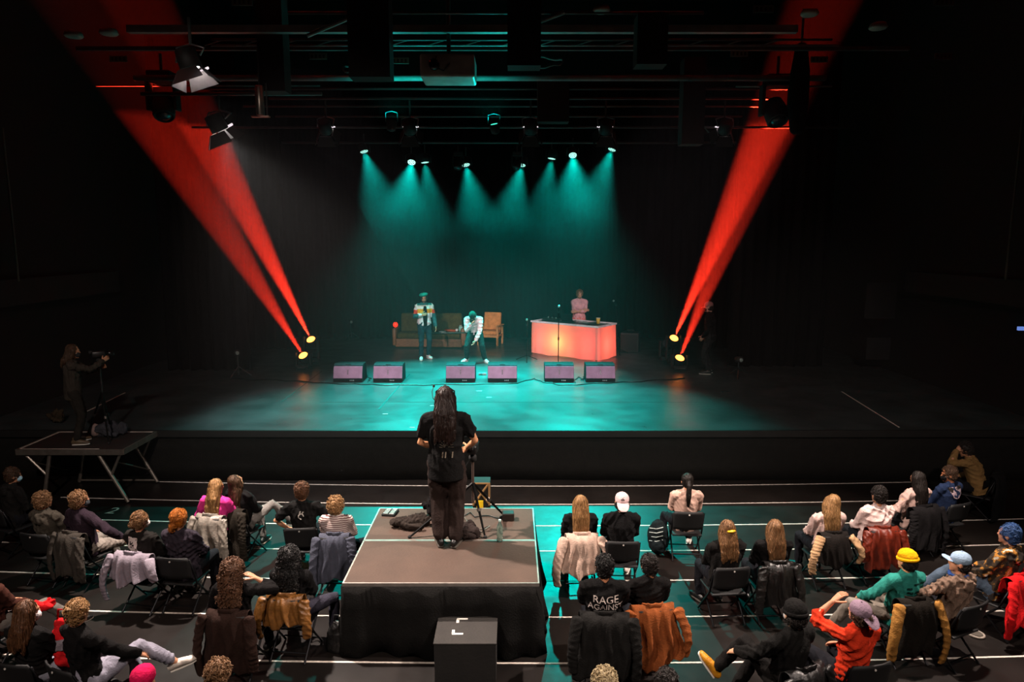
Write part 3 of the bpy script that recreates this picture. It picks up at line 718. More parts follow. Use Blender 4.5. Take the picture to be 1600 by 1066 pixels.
rig_fill('small upturned fill lamp added in the rig right of the projector', (772, 194), 11.6, (-.2, -.35, 1))
# ------------------------------------------------------------------ things on the stage
def floor_head(label, px, Y, aim, power, deg=10, on=True, s=1.0):
    c = at(px[0], px[1], Y=Y); t = thing('moving_head_light', label, 'stage light', (c.x, c.y, STAGE), s=s, group='red moving lights on the stage floor')
    h = (c.z - STAGE) / s
    obj('base', bx((0, 0, .06), (.34, .34, .12), None, .02), DARK, t)
    for k in (-1, 1): obj('yoke_arm', bx((k * .19, 0, .12 + (h - .06) / 2), (.05, .16, h), None, .015), DARK, t)
    a = V(aim).normalized(); R_ = dirm(a)
    obj('head', lathe(B(), [(.05, -.3), (.12, -.28), (.15, -.14), (.14, .02), (.125, .03), (.12, .0), (.02, .0)], (0, 0, h), R_), DARK, t, True)
    obj('lens', lathe(B(), [(.01, .004), (.118, .004), (.118, .01), (.07, .03), (.01, .036)], (0, 0, h), R_), mat('emit', '#ff9038', e=7) if on else mat('plastic', '#50545a', r=.05), t, True)
    obj('handle', tube(B(), [(-.1, -.18, .06), (-.1, -.22, .06), (.1, -.22, .06), (.1, -.18, .06)], .012, 6), GREYD, t)
    if on: spot('red_beam', c + a * .07 * s, c + a, power, (1, .03, .012), deg, .3, .035)
RP = 1150000
def aim_px(px0, Y0, px1, Y1): return at(px1[0], px1[1], Y=Y1) - at(px0[0], px0[1], Y=Y0)
floor_head('red moving light on stage floor at left, the one farther back', (486, 531), 18.6, aim_px((486, 531), 18.6, (312, 190), 14.4), RP, 8)
floor_head('red moving light on stage floor at left, the nearer one', (474, 556), 17.6, aim_px((474, 556), 17.6, (270, 230), 13.6), RP * .4, 9)
floor_head('red moving light on stage floor at right, the one farther back', (1053, 529), 18.6, aim_px((1053, 529), 18.6, (1192, 215), 14.4), RP, 8)
floor_head('red moving light on stage floor beside the stagehand', (1062, 560), 17.5, aim_px((1062, 560), 17.5, (1205, 200), 13.8), RP * .4, 9)
floor_head('unlit moving light with glassy lens left of the right red lights', (1042, 537), 18.9, (-.2, -1, .5), 0, 9, False)
# floor monitors
def wedge_proto():
    t = empty('floor_monitor')
    prof = [(0, 0), (0, .09), (.10, .38), (.20, .42), (.47, .42), (.52, .10), (.52, 0)]
    obj('cabinet', prism(B(), prof, -.355, .355), mat('cloth', '#121213'), t)
    d = V((0, .10, .29)).normalized(); nrm = V((0, -d.z, d.y))
    R_ = Matrix(((1, 0, 0), (0, d.y, nrm.y), (0, d.z, nrm.z)))
    c = V((0, .05, .235)); pn = obj('back_panel', bx(c + nrm * .006, (.70, .30, .014), R_, .004), mat('paint', '#8f6a86', r=.7, bump=.2), t)
    bm = B()
    for k in range(4): box(bm, c + nrm * .014 + d * (-.045 + k * .03), (.03, .02, .006), R_)
    obj('emblem', bm, mat('plastic', '#18121a'), pn)
    d2 = V((0, .08, .04)).normalized(); obj('handle', bx((0, .145, .408), (.13, .035, .02)), mat('plastic', '#050505'), t)
    obj('top_edge', bx((0, .155, .408), (.70, .10, .012), rx(22)), mat('cloth', '#262226'), t)
    for x in (.06, .1, .14): obj('connector', lathe(B(), [(.004, 0), (.014, 0), (.014, .008), (.004, .008)], (x, 0, .045), dirm((0, -1, 0)), 8), mat('metal', '#b8b8b8'), t)
    return t
wp = wedge_proto()
for i, (x, lb) in enumerate(((543.5, 'leftmost of the six'), (606, 'second from left, near the left lights'), (719.5, 'in front of the bent performer, left one'), (785, 'in front of the bent performer, right one'), (874, 'in front of the pink table, left one'), (938.5, 'rightmost, by the pink table corner'))):
    o = wp if i == 0 else dup(wp)
    p = at(x, 597.5, STAGE); o.location = (p.x, p.y, STAGE + .002); o.scale = (.98, .98, .98)
    tag(o, 'black wedge floor monitor with lilac panel, ' + lb, 'speaker', 'floor monitors along the stage')
def cable(label, pts, z=STAGE, r=.012, c='#08090a', nm='cable'):
    P = [at(x, y, z + r + .001) for x, y in pts]; Q = []
    for a, b in zip(P, P[1:]):
        for k in range(5):
            q = a.lerp(b, k / 5); q.x += .03 * math.sin(k * 2.1 + a.x * 5); q.y += .05 * math.sin(k * 1.7 + a.y * 9); Q.append(q)
    Q.append(P[-1]); return tag(obj(nm, tube(B(), Q, r, 6), mat('plastic', c), None, True), label, 'cable')
cable('black cable running along the stage in front of the monitors', [(360, 592), (450, 595), (520, 599), (580, 601), (640, 602), (700, 600.5), (800, 600), (835, 592), (850, 597), (880, 602), (935, 599), (1000, 596), (1070, 591)])
cable('loose black cable coiled between the two left monitors', [(566, 596), (572, 586), (578, 592), (575, 597)], r=.01)
cable('loose cable between the two right monitors', [(897, 598), (903, 588), (910, 594), (914, 588)], r=.01)
t = thing('power_strip', 'small pale power strip lying between the centre monitors', 'power strip', at(754, 586, STAGE)); obj('body', bx((0, 0, .03), (.2, .08, .05), None, .01), mat('plastic', '#b9b6b0'), t); obj('switch', bx((.07, 0, .058), (.03, .03, .01)), mat('plastic', '#803030'), t)
# sofa
p = at(645, 545, STAGE); t = thing('sofa', 'dark olive two-seat sofa with wooden base behind the performers', 'sofa', (p.x + .48, p.y + .1, STAGE), -.04); SOFA = t
OL = mat('cloth', '#4a4320'); WD = mat('wood', '#7a5430'); WL = mat('wood', '#b98548')
obj('base', bx((0, .35, .16), (2.1, .7, .26), None, .02), WD, t)
for k in (-1, 1):
    bm = bx((k * .5, .34, .38), (.98, .72, .18), None, .05); obj('seat_cushion', bm, OL, t, True)
    bm = bx((k * .5, .70, .72), (.96, .2, .62), rx(-10), .06); obj('back_cushion', bm, OL, t, True)
    bm = bx((k * 1.07, .35, .35), (.12, .8, .55), None, .04); obj('armrest', bm, WD, t, True)
t = thing('red_lantern', 'small glowing red lantern on the sofa armrest', 'lantern', SOFA.location + V((-1.07, .3, .695)))
obj('globe', lathe(B(), [(.02, -.07), (.07, -.04), (.08, .02), (.05, .08), (.02, .09)]), mat('emit', '#ff3018', e=1.2), t, True); obj('cap', lathe(B(), [(.01, .085), (.03, .085), (.03, .11), (.01, .12)]), DARK, t)
# coffee table
p = at(698, 545, STAGE); t = thing('coffee_table', 'low dark coffee table with shiny top in front of the sofa', 'table', (p.x, p.y, STAGE), .03)
obj('table_top', bx((0, .25, .50), (1.25, .55, .04), None, .01), mat('plastic', '#2b4c40', r=.12), t)
obj('shelf', bx((0, .25, .22), (1.1, .45, .03)), WD, t)
for a in (-1, 1):
    for b in (0, 1): obj('leg', bx((a * .56, .03 + b * .44, .24), (.05, .05, .48)), WD, t)
TZ = STAGE + .52
def small(name, label, cat, loc, build): t = thing(name, label, cat, loc); build(t); return t
base = V((p.x, p.y, TZ))
small('glass_jar', 'clear glass jar standing on the coffee table', 'jar', base + V((.42, .3, 0)), lambda t: (obj('body', lathe(B(), [(.01, 0), (.06, 0), (.065, .02), (.065, .13), (.045, .16), (.04, .16)]), mat('plastic', '#8fc8b8', r=.1), t, True), obj('lid', lathe(B(), [(.01, .16), (.045, .16), (.045, .185), (.01, .19)]), mat('metal', '#c0c0b8'), t, True)))
small('folded_cloth', 'rust-red folded cloth lying on the coffee table', 'cloth', base + V((.1, .22, 0)), lambda t: (obj('fold', bx((0, 0, .03), (.36, .16, .06), ry(4), .02), mat('cloth', '#a04a2a'), t, True), obj('edge', bx((.2, 0, .04), (.08, .15, .07), None, .02), mat('cloth', '#d8d8d0'), t, True)))
small('paper_plate', 'white paper lying at the left of the coffee table', 'paper', base + V((-.15, .12, 0)), lambda t: (obj('sheet', bx((0, 0, .004), (.2, .13, .006), rz_(15)), mat('paint', '#c8d8d0'), t), obj('sheet', bx((.03, .02, .009), (.18, .12, .004), rz_(-8)), mat('paint', '#b8ccc4'), t)))
# armchair
p = at(762, 540, STAGE); t = thing('armchair', 'light wooden armchair with tan cushions right of the bent performer', 'armchair', (p.x, p.y, STAGE), -.25)
TAN = mat('cloth', '#c98a4c')
obj('seat_cushion', bx((0, .28, .40), (.56, .56, .12), None, .03), TAN, t, True); obj('back_cushion', bx((0, .60, .72), (.56, .13, .58), rx(-12), .03), TAN, t, True)
for a in (-1, 1):
    obj('leg', bx((a * .32, .02, .3), (.06, .06, .6)), WL, t); obj('leg', bx((a * .32, .60, .28), (.06, .06, .56)), WL, t)
    obj('armrest', bx((a * .33, .3, .62), (.09, .72, .035), None, .01), WL, t); obj('side_rail', bx((a * .32, .3, .3), (.04, .6, .06)), WL, t)
obj('front_rail', bx((0, .02, .3), (.6, .04, .08)), WL, t)
# pink table
A, Bq, Cq = at(829, 552, STAGE), at(934, 565, STAGE), at(957, 552, STAGE)
e1 = (Bq - A); l1 = e1.length; e1.normalize(); e2 = V((-e1.y, e1.x, 0)); l2 = 1.05
yawt = math.atan2(e1.y, e1.x); t = thing('dj_table', 'table draped in glowing pink cloth with white rim and dark top', 'table', (A.x, A.y, STAGE), yawt)
HT = .96
obj('table_top', bx((l1 / 2, l2 / 2, HT - .02), (l1 - .1, l2 - .1, .03)), mat('plastic', '#27423a', r=.3), t)
rim = mat('paint', '#e6dfe0', r=.5)
for c_, s_ in (((l1 / 2, .03, HT), (l1, .06, .05)), ((l1 / 2, l2 - .03, HT), (l1, .06, .05)), ((.03, l2 / 2, HT), (.06, l2 - .12, .05)), ((l1 - .03, l2 / 2, HT), (.06, l2 - .12, .05))):
    obj('rim', bx(c_, s_), rim, t)
for a in (.12, l1 - .12):
    for b in (.12, l2 - .12): obj('leg', tube(B(), [(a, b, 0), (a, b, HT - .04)], .025), DARK, t)
bm = B(); ring = []
def corner(cx, cy, a0): return [(cx + .09 * math.cos(a0 + k * PI / 8), cy + .09 * math.sin(a0 + k * PI / 8)) for k in range(5)]
out = corner(.09, .09, PI) + corner(l1 - .09, .09, 1.5 * PI) + corner(l1 - .09, l2 - .09, 0) + corner(.09, l2 - .09, PI / 2)
full = []
for a, b in zip(out, out[1:] + out[:1]):
    n = max(1, int((V(b) - V(a)).length / .06))
    full += [(a[0] + (b[0] - a[0]) * k / n, a[1] + (b[1] - a[1]) * k / n) for k in range(n)]
rows = []
for j in range(7):
    q = j / 6; z = HT - .03 - q * (HT - .05)
    rows.append([bm.verts.new((x + (x - l1 / 2) * .02 * q + .012 * q * math.sin(i * .9), y + (y - l2 / 2) * .03 * q + .018 * q * math.sin(i * .7 + 1), z + .012 * q * math.sin(i * .35))) for i, (x, y) in enumerate(full)])
for a, b in zip(rows, rows[1:]):
    for i in range(len(full)): bm.faces.new((a[i], b[i], b[(i + 1) % len(full)], a[(i + 1) % len(full)]))
mc = bpy.data.materials.new('glow_cloth'); tt, b_ = nt(mc); noise_col(tt, b_, lin('#e8b0a8'), .06, 6, None, .2, 50); b_.inputs['Roughness'].default_value = .9
tr = tt.nodes.new('ShaderNodeBsdfTranslucent'); tr.inputs[0].default_value = lin('#f0b0a0'); mx = tt.nodes.new('ShaderNodeMixShader'); mx.inputs[0].default_value = .5
o_ = tt.nodes['Material Output']; tt.links.new(b_.outputs[0], mx.inputs[1]); tt.links.new(tr.outputs[0], mx.inputs[2]); tt.links.new(mx.outputs[0], o_.inputs[0])
obj('cloth', bm, mc, t, True)
def under(nm, loc, pw, colr, rad):
    l = bpy.data.lights.new(nm, 'POINT'); l.energy = pw; l.color = colr; l.shadow_soft_size = rad; o = bpy.data.objects.new(nm, l); COL.objects.link(o)
    o.location = A + e1 * loc[0] + e2 * loc[1] + V((0, 0, loc[2]))
under('table_glow', (l1 * .42, .3, .42), 26, (1, .50, .12), .08); under('table_glow_red', (l1 * .85, .5, .4), 26, (1, .12, .10), .1); under('table_glow_pink', (l1 * .12, .5, .4), 16, (1, .3, .25), .1)
obj('under_table_lamp', lathe(B(), [(.02, .02), (.08, .02), (.08, .2), (.02, .2)], (l1 * .42, .5, 0)), mat('plastic', '#222222'), t)
def ont(a, b): return A + e1 * a + e2 * b + V((0, 0, HT + .01))
t = thing('laptop', 'dark open laptop on the pink table', 'laptop', ont(.95, .62), yawt + .1)
obj('keyboard_base', bx((0, 0, .012), (.36, .25, .02)), mat('plastic', '#15181a'), t); obj('screen', bx((0, -.16, .12), (.36, .015, .24), rx(20)), mat('plastic', '#101314'), t)
t = thing('cup', 'yellow drink in a clear cup on the right of the table', 'cup', ont(1.95, .6)); obj('cup_wall', lathe(B(), [(.01, 0), (.045, 0), (.06, .16), (.05, .16)]), mat('plastic', '#d8b23a', r=.2), t, True); obj('rim', lathe(B(), [(.055, .16), (.062, .16), (.062, .175), (.055, .175)]), mat('plastic', '#efe6c8'), t)
t = thing('dj_mixer', 'black mixer deck with knobs near the left of the table', 'mixer', ont(.4, .55), yawt); obj('case', bx((0, 0, .035), (.5, .32, .06), None, .01), mat('plastic', '#14201c'), t)
for k in range(6): obj('knob', lathe(B(), [(.005, .065), (.016, .065), (.013, .09), (.005, .09)], (-.18 + .07 * k, .05 * (-1) ** k, 0)), mat('metal', '#90a8a0'), t)
t = thing('paper_sheet', 'white paper sheet on the table beside the laptop', 'paper', ont(1.42, .72), yawt); obj('sheet', bx((0, 0, .004), (.3, .2, .006)), mat('paint', '#c0d4cc'), t); obj('pen', tube(B(), [(-.05, 0, .012), (.08, .03, .012)], .005, 6), DARK, t)
tag(obj('table_cable', tube(B(), [ont(1.15, .5), ont(1.3, .4) , ont(1.5, .45), ont(1.75, .3), ont(2.1, .2)], .008, 6), mat('plastic', '#0b0f0e'), None, True), 'thin black cable lying over the pink table', 'cable')
# microphone stands
def mic_stand(label, px, top_px, tilt=0, c='#0f1011', base=True):
    p = at(px[0], px[1], STAGE); q = at(top_px[0], top_px[1], Y=p.y); h = q.z - STAGE
    t = thing('microphone_stand', label, 'microphone stand', (p.x, p.y, STAGE)); m_ = mat('metal', c, r=.4)
    obj('pole', tube(B(), [(0, 0, .12), (q.x - p.x, 0, h)], .013), m_, t)
    for k in range(3):
        a = k * 2.1 + .5; obj('leg', tube(B(), [(0, 0, .16), (.34 * math.cos(a), .34 * math.sin(a), .012)], .010), m_, t)
    obj('clutch', tube(B(), [(0, 0, h * .55), (0, 0, h * .55 + .08)], .022), m_, t)
    e = V((q.x - p.x, 0, h)); d = V((-.6, -.2, .9)).normalized() if tilt else V((0, -.3, 1)).normalized()
    mo = obj('microphone', lathe(B(), [(.01, -.02), (.018, -.02), (.024, .12), (.02, .13)], e, dirm(d)), m_, t, True)
    obj('grille', ell(B(), e + d * .16, .034), mat('metal', '#a8b4b0', r=.3), mo, True)
mic_stand('short black microphone stand left of the pink table', (823, 564), (823, 508))
mic_stand('tall thin microphone stand in front of the pink table', (872, 585), (873, 488))
mic_stand('microphone stand behind the right end of the pink table', (966, 553), (963, 477), 1)
# floor par at the back, small stands
def floor_par(label, px, y_ground):
    g = at(px[0], y_ground, STAGE); c = at(px[0], px[1], Y=g.y); t = thing('floor_par_lamp', label, 'stage light', (g.x, g.y, STAGE)); h = c.z - STAGE; R_ = dirm((0, -1, .35))
    obj('housing', lathe(B(), [(.03, -.22), (.09, -.2), (.12, 0), (.11, .005), (.01, -.01)], (0, 0, h), R_), DARK, t, True)
    for q in [(0, 0)] + [(.055 * math.cos(k * PI / 3), .055 * math.sin(k * PI / 3)) for k in range(6)]: obj('led', ell(B(), V((0, 0, h)) + R_ @ V((q[0], q[1], .0)), (.02, .02, .01), R_, 1), mat('emit', '#9fb8b4', e=.7), t)
    obj('stand', tube(B(), [(-.13, 0, .01), (-.13, 0, h), ], .014), DARK, t); obj('stand', tube(B(), [(.13, 0, .01), (.13, 0, h)], .014), DARK, t); obj('foot', bx((0, 0, .01), (.32, .25, .02)), DARK, t)
floor_par('round lamp with seven dots on the floor right of the armchair', (794, 505), 521)
def light_stand(label, px, topy, kind=0):
    p = at(px[0], px[1], STAGE); h = at(px[0], topy, Y=p.y).z - STAGE; t = thing('light_stand', label, 'stand', (p.x, p.y, STAGE)); m_ = mat('metal', '#55585a')
    obj('pole', tube(B(), [(0, 0, .05), (0, 0, h)], .016), m_, t)
    for k in range(3): a = k * 2.1 + .2; obj('leg', tube(B(), [(0, 0, .25), (.3 * math.cos(a), .3 * math.sin(a), .015)], .012), m_, t)
    obj('lamp_head', lathe(B(), [(.03, -.1), (.07, -.08), (.08, .08), (.02, .08)], (0, 0, h), dirm((.4, -1, .1))), DARK, t, True); obj('lens', ell(B(), V((.03, -.08, h)), (.05, .015, .05)), mat('plastic', '#93a4a0', r=.1), t, True)
light_stand('thin light stand in the dark left of the sofa', (549, 530), 503)
light_stand('thin light stand in the dark left wing of the stage', (373, 588), 585 - 34)
light_stand('slim stand at the right wing by the side curtain', (1153, 590), 562)
t = thing('speaker_case', 'black speaker case in the dark right of the pink table', 'speaker', at(985, 553, STAGE) + V((0, .2, 0)), -.3); obj('cabinet', bx((0, .2, .3), (.55, .45, .6), None, .03), mat('paint', '#101011'), t); obj('grille', bx((0, -.03, .3), (.48, .02, .5)), mat('metal', '#2a2a2b'), t); obj('handle', tube(B(), [(-.1, .2, .6), (-.1, .2, .66), (.1, .2, .66), (.1, .2, .6)], .012, 6), DARK, t)
# ------------------------------------------------------------------ people on the stage
def multi_jacket():
    m = bpy.data.materials.new('colour_block_jacket'); t, b = nt(m); N, L = t.nodes, t.links
    tc = N.new('ShaderNodeTexCoord'); sp = N.new('ShaderNodeSeparateXYZ'); L.new(tc.outputs['Object'], sp.inputs[0])
    def ramp(stops):
        mr = N.new('ShaderNodeMapRange'); mr.inputs[1].default_value = .8; mr.inputs[2].default_value = 1.5; L.new(sp.outputs['Z'], mr.inputs[0])
        r = N.new('ShaderNodeValToRGB'); r.color_ramp.interpolation = 'CONSTANT'; e = r.color_ramp.elements
        e[0].position = 0; e[0].color = lin(stops[0][1]); e[1].position = (stops[1][0] - .8) / .7; e[1].color = lin(stops[1][1])
        for z, c in stops[2:]: x = e.new((z - .8) / .7); x.color = lin(c)
        L.new(mr.outputs[0], r.inputs[0]); return r
    body = ramp([(.8, '#e6dede'), (1.17, '#f0ece8'), (1.2, '#e8a21c'), (1.31, '#e9e2da'), (1.37, '#d8d0c0'), (1.40, '#1a6d68')])
    arm = ramp([(.8, '#14595c'), (1.17, '#14595c'), (1.19, '#e2401c'), (1.29, '#e7e0d8')])
    ab = N.new('ShaderNodeMath'); ab.operation = 'ABSOLUTE'; L.new(sp.outputs['X'], ab.inputs[0])
    gt = N.new('ShaderNodeMath'); gt.operation = 'GREATER_THAN'; gt.inputs[1].default_value = .19; L.new(ab.outputs[0], gt.inputs[0])
    mx = N.new('ShaderNodeMix'); mx.data_type = 'RGBA'; L.new(gt.outputs[0], mx.inputs[0]); L.new(body.outputs[0], mx.inputs[6]); L.new(arm.outputs[0], mx.inputs[7]); L.new(mx.outputs[2], b.inputs['Base Color'])
    b.inputs['Roughness'].default_value = .7
    return m
P = person('performer in teal beret, colour-block jacket and dark jeans standing on stage', feet=(664, 561), ground=STAGE, yaw=200, s=1.10, sit=False, lean=2, head=(-18, 6, 0), sleeve=1, top=('cloth', '#e0dcd8'),
           hands={1: (.12, .24, 1.17), -1: (-.27, .1, .86)}, feetp={-1: (-.10, -.05, .09), 1: (.12, .12, .09)}, bottom=('cloth', '#1d3a42'), shoes='#e6e2dc', hair=('short', 'dark', 0), face=True, beard='#4a3020', toplen=.02, fat=1.05)
P['top'].data.materials[0] = multi_jacket()
bm = B(); loft(bm, [(P['pv'] + V((0, .062, -.02)), .065, .10), (P['ch'] + V((0, .07, 0)), .065, .102), (P['ch'] + V((0, .065, .15)), .055, .085)], (1, 0, 0), 14); solid('tee_shirt', bm, mat('cloth', '#0b1412'), P['root'], .013, 2)
bm = B(); ell(bm, P['H'](.01, -.01, .085), (.115, .125, .05), P['Rh'] @ ry(8), 3); bt = solid('beret', bm, mat('cloth', '#1d8f7c'), P['root'], .01, 2, (.008, .05)); obj('stalk', ell(B(), P['H'](.01, -.01, .14), .008), mat('cloth', '#1d8f7c'), bt)
P = person('performer in pale pink sweatshirt and dark cap bending forward on stage', feet=(743, 566), ground=STAGE, yaw=176, s=1.10, sit=False, lean=38, bend=1.35, side=0, head=(0, 62, 0), pz=.80, sleeve=1, top=('cloth', '#e3c6c6'),
           hands={-1: (-.06, .44, .62), 1: (.05, .50, 1.02)}, poles={-1: (-.6, -.3, .2), 1: (.25, -.2, -1)}, feetp={-1: (-.24, .05, .09), 1: (.22, .0, .09)}, fdir={-1: (-.5, 1, 0), 1: (.5, 1, 0)}, bottom=('cloth', '#12302f'), shoes='#e6dcd8', hair=('short', 'dark', 0), skin='#c9967a', hat=True)
cap(P, '#123a33', 1)
P = person('man in pink shirt with folded arms standing behind the pink table', feet=(904, 548), ground=STAGE, yaw=182, s=1.09, sit=False, lean=1, head=(0, 8, 0), sleeve=.75, top=('cloth', '#d9a3a8'), hands={-1: (.10, .22, 1.12), 1: (-.10, .20, 1.16)}, poles={-1: (-.9, .1, -.5), 1: (.9, .1, -.5)},
           bottom=('cloth', '#c87a78'), hair=('short', 'lightbrown', 0), face=True, beard='#7d5634', skin='#c79478')
P = person('stagehand in cap, black jacket and face mask standing by the right curtain', feet=(1107, 584), ground=STAGE, yaw=62, s=1.07, sit=False, lean=3, head=(12, 6, 0), top=('cloth', '#101011'), hands={-1: (-.2, .12, .9), 1: (.2, .12, .9)}, bottom=('cloth', '#2c2a2b'), hair=('short', 'dark', 0), mask='#0c0c0e', shoes='#101816', skin='#cf9d86', hat=True)
cap(P, '#8d6f6c', 1)
# ------------------------------------------------------------------ camera riser in the audience
RZ = .78
RX0, RX1 = -1.76, .285; RY0, RY1, RY2 = 6.6, 7.62, 8.6
M_DECK = mat('paint', '#4b3a30', r=.8, s=2.2, bump=.25); M_EDGE = mat('metal', '#c9c0b8', r=.5)
for y0, y1, lb in ((RY0, RY1 - .004, 'brown riser deck nearer the camera, lit warm'), (RY1 + .004, RY2, 'brown riser deck at the back carrying tripod and jackets')):
    t = thing('riser_deck', lb, 'platform', ((RX0 + RX1) / 2, (y0 + y1) / 2, 0), group='camera riser decks')
    hx, hy = (RX1 - RX0) / 2, (y1 - y0) / 2
    obj('deck_board', bx((0, 0, RZ - .012), (2 * hx - .03, 2 * hy - .03, .024)), M_DECK, t)
    for c_, s_ in (((0, -hy + .008, RZ - .045), (2 * hx, .016, .095)), ((0, hy - .008, RZ - .045), (2 * hx, .016, .095)), ((-hx + .008, 0, RZ - .045), (.016, 2 * hy - .032, .095)), ((hx - .008, 0, RZ - .045), (.016, 2 * hy - .032, .095))):
        obj('edge_rail', bx(c_, s_), M_EDGE, t)
    for a in (-1, 1):
        for b in (-1, 1): obj('leg', tube(B(), [(a * (hx - .08), b * (hy - .08), 0), (a * (hx - .08), b * (hy - .08), RZ - .09)], .024), M_EDGE, t)
def skirt(label, pts, zt):
    bm = B(); rows = [[], [], [], []]; L = 0; rnd = random.Random(4)
    for (a, b) in zip(pts, pts[1:]):
        a, b = V(a), V(b); n = int((b - a).length / .05); d = (b - a).normalized(); nrm = V((d.y, -d.x))
        for k in range(n):
            p = a.lerp(b, k / n); L += .05
            for j, (q, z) in enumerate(((0, zt), (.012, zt * .66), (.03, zt * .3), (.05, .006))):
                f = q * (math.sin(L * 7) + .7 * math.sin(L * 17 + 1)) + q * 1.2
                rows[j].append(bm.verts.new((p.x + nrm.x * f, p.y + nrm.y * f, z)))
    for a, b in zip(rows, rows[1:]):
        for i in range(len(a) - 1): bm.faces.new((a[i], b[i], b[i + 1], a[i + 1]))
    r = bmesh.ops.extrude_face_region(bm, geom=bm.faces[:])
    for v in [g for g in r['geom'] if isinstance(g, bmesh.types.BMVert)]: v.co.x *= .999; v.co.y += .004
    return tag(obj('riser_skirt', bm, mat('cloth', '#131211'), None, True), label, 'curtain')
o_ = .012
skirt('black cloth skirt hanging around the camera riser', [(RX0 - o_, RY2), (RX0 - o_, RY0 - o_), (RX1 + o_, RY0 - o_), (RX1 + o_, RY2)], RZ - .03)
p0, p1 = at(678, 1006, .42), at(775, 1006, .42)
t = thing('step_box', 'black step box with two white corner marks before the riser', 'box', ((p0.x + p1.x) / 2, p0.y + .26, 0)); bw = p1.x - p0.x
obj('box_body', bx((0, 0, .205), (bw, .52, .41), None, .006), mat('paint', '#1a1816', r=.8, bump=.2), t); obj('lid', bx((0, 0, .415), (bw + .012, .53, .014)), mat('paint', '#2a2724', r=.8, bump=.3), t)
for x, y, sx_, sy_ in ((-.10, .17, 1, -1), (-.13, -.10, 1, 1)):
    bm = B(); box(bm, (x + .045, y, .4235), (.11, .028, .003)); box(bm, (x, y + sy_ * .035 * (1 if sy_ > 0 else 1), .4235), (.028, .07, .003)); obj('corner_mark', bm, mat('paint', '#efe6dc'), t)
# operator on the riser
P = person('camera operator in black t-shirt with long dark hair standing on riser', feet=(699, 852), ground=RZ, yaw=0, s=1.10, sit=False, lean=0, head=(4, 8, 0), sleeve=.36, top=('cloth', '#0e0d0d'), toplen=.16, fat=1.08,
           hands={-1: (-.12, .22, 1.0), 1: (.20, .26, .99)}, poles={-1: (-.9, -.5, -.5), 1: (.9, -.5, -.5)}, legw=1.32, bottom=('cloth', '#2a201d'), hair=('wavy', '#20110b', .20), skin='#c58a63', shoulder=.185, feetp={-1: (-.075, 0, .09), 1: (.085, -.02, .09)})
H_ = P['H']; bm = B()
tube(bm, [H_(-.09, 0, .0), H_(-.095, -.02, .07), H_(0, -.03, .135), H_(.095, -.02, .07), H_(.09, 0, 0)], .008, 6); hs = thing('headset', 'black headset with thin microphone arm worn by the riser operator', 'headset', P['root'].location, 0, P['s'])
obj('headband', bm, DARK, hs, True)
for k in (-1, 1): obj('ear_cup', ell(B(), H_(k * .096, 0, -.01), (.018, .036, .042)), DARK, hs, True)
obj('mic_boom', tube(B(), [H_(-.105, .01, -.03), H_(-.13, .03, .0), H_(-.14, .06, .06), H_(-.125, .09, .11)], .004, 5), DARK, hs, True); obj('mic_tip', ell(B(), H_(-.122, .1, .118), (.013, .013, .018)), DARK, hs, True)
bm = B()
for a in range(9): bm.faces.new([bm.verts.new(V((r_ * math.cos(b_), r_ * math.sin(b_), 0))) for r_, b_ in ((.015, a * PI / 8 - .05), (.075, a * PI / 8 - .03), (.075, a * PI / 8 + .03), (.015, a * PI / 8 + .05))])
for x in (-.05, -.02, .05): bm.faces.new([bm.verts.new((x, -.11, 0)), bm.verts.new((x + .014, -.11, 0)), bm.verts.new((x + .018, -.05, 0)), bm.verts.new((x + .006, -.05, 0))])
wrap_print('shirt_print', bm, mat('cloth', '#6f6558'), P['top'], P['ch'] + V((.02, 0, -.075)), (1, 0, 0), (0, 0, 1))
def tripod(label, feet3, apex, gz, cam_z, color='#121212', headc='#8a7a72', cam=True, camlabel=None, camyaw=0):
    ap = V(apex); t = thing('tripod', label, 'tripod', (ap.x, ap.y, gz)); m_ = mat('metal', color, r=.45)
    for f in feet3:
        q = V(f) - V((ap.x, ap.y, gz)); a_ = V((0, 0, ap.z - gz)); l = obj('leg', tube(B(), [q + V((0, 0, .01)), q.lerp(a_, .5), a_], [.012, .016, .018]), m_, t)
        obj('leg_lock', tube(B(), [q.lerp(a_, .48), q.lerp(a_, .53)], .026), mat('metal', '#5a5450'), l); obj('foot', ell(B(), q + V((0, 0, .015)), .022), DARK, l, True)
    obj('centre_column', tube(B(), [(0, 0, ap.z - gz - .25), (0, 0, cam_z - gz - .1)], .017), mat('metal', headc), t)
    obj('pan_head', lathe(B(), [(.02, 0), (.045, 0), (.05, .05), (.03, .09), (.02, .09)], (0, 0, cam_z - gz - .16)), DARK, t, True); obj('pan_handle', tube(B(), [(0, 0, cam_z - gz - .1), (-.1, -.22, cam_z - gz - .2)], .010), m_, t)
    if cam:
        c = thing('video_camera', camlabel, 'camera', (ap.x, ap.y, cam_z - .065), camyaw)
        obj('camera_body', bx((0, 0, .06), (.12, .2, .11), None, .02), mat('plastic', '#141414'), c, True); obj('lens', lathe(B(), [(.02, .1), (.045, .1), (.05, .22), (.03, .23)], (0, 0, .06), dirm((0, 1, 0))), mat('plastic', '#0c0c0c', r=.2), c, True)
        obj('viewfinder', bx((0, -.11, .1), (.05, .06, .05), None, .01), DARK, c); obj('side_screen', bx((-.1, 0, .07), (.09, .012, .07), rz_(-20)), mat('plastic', '#1c3a36', r=.2), c)
    return t
tripod('black tripod beside the operator on the riser', [at(640, 841, RZ), at(758, 841, RZ), at(787, 806, RZ)], at(739, 755, Y=7.95), RZ, at(739, 700, Y=7.95).z, camlabel='small black video camera on the riser tripod', camyaw=-.1)
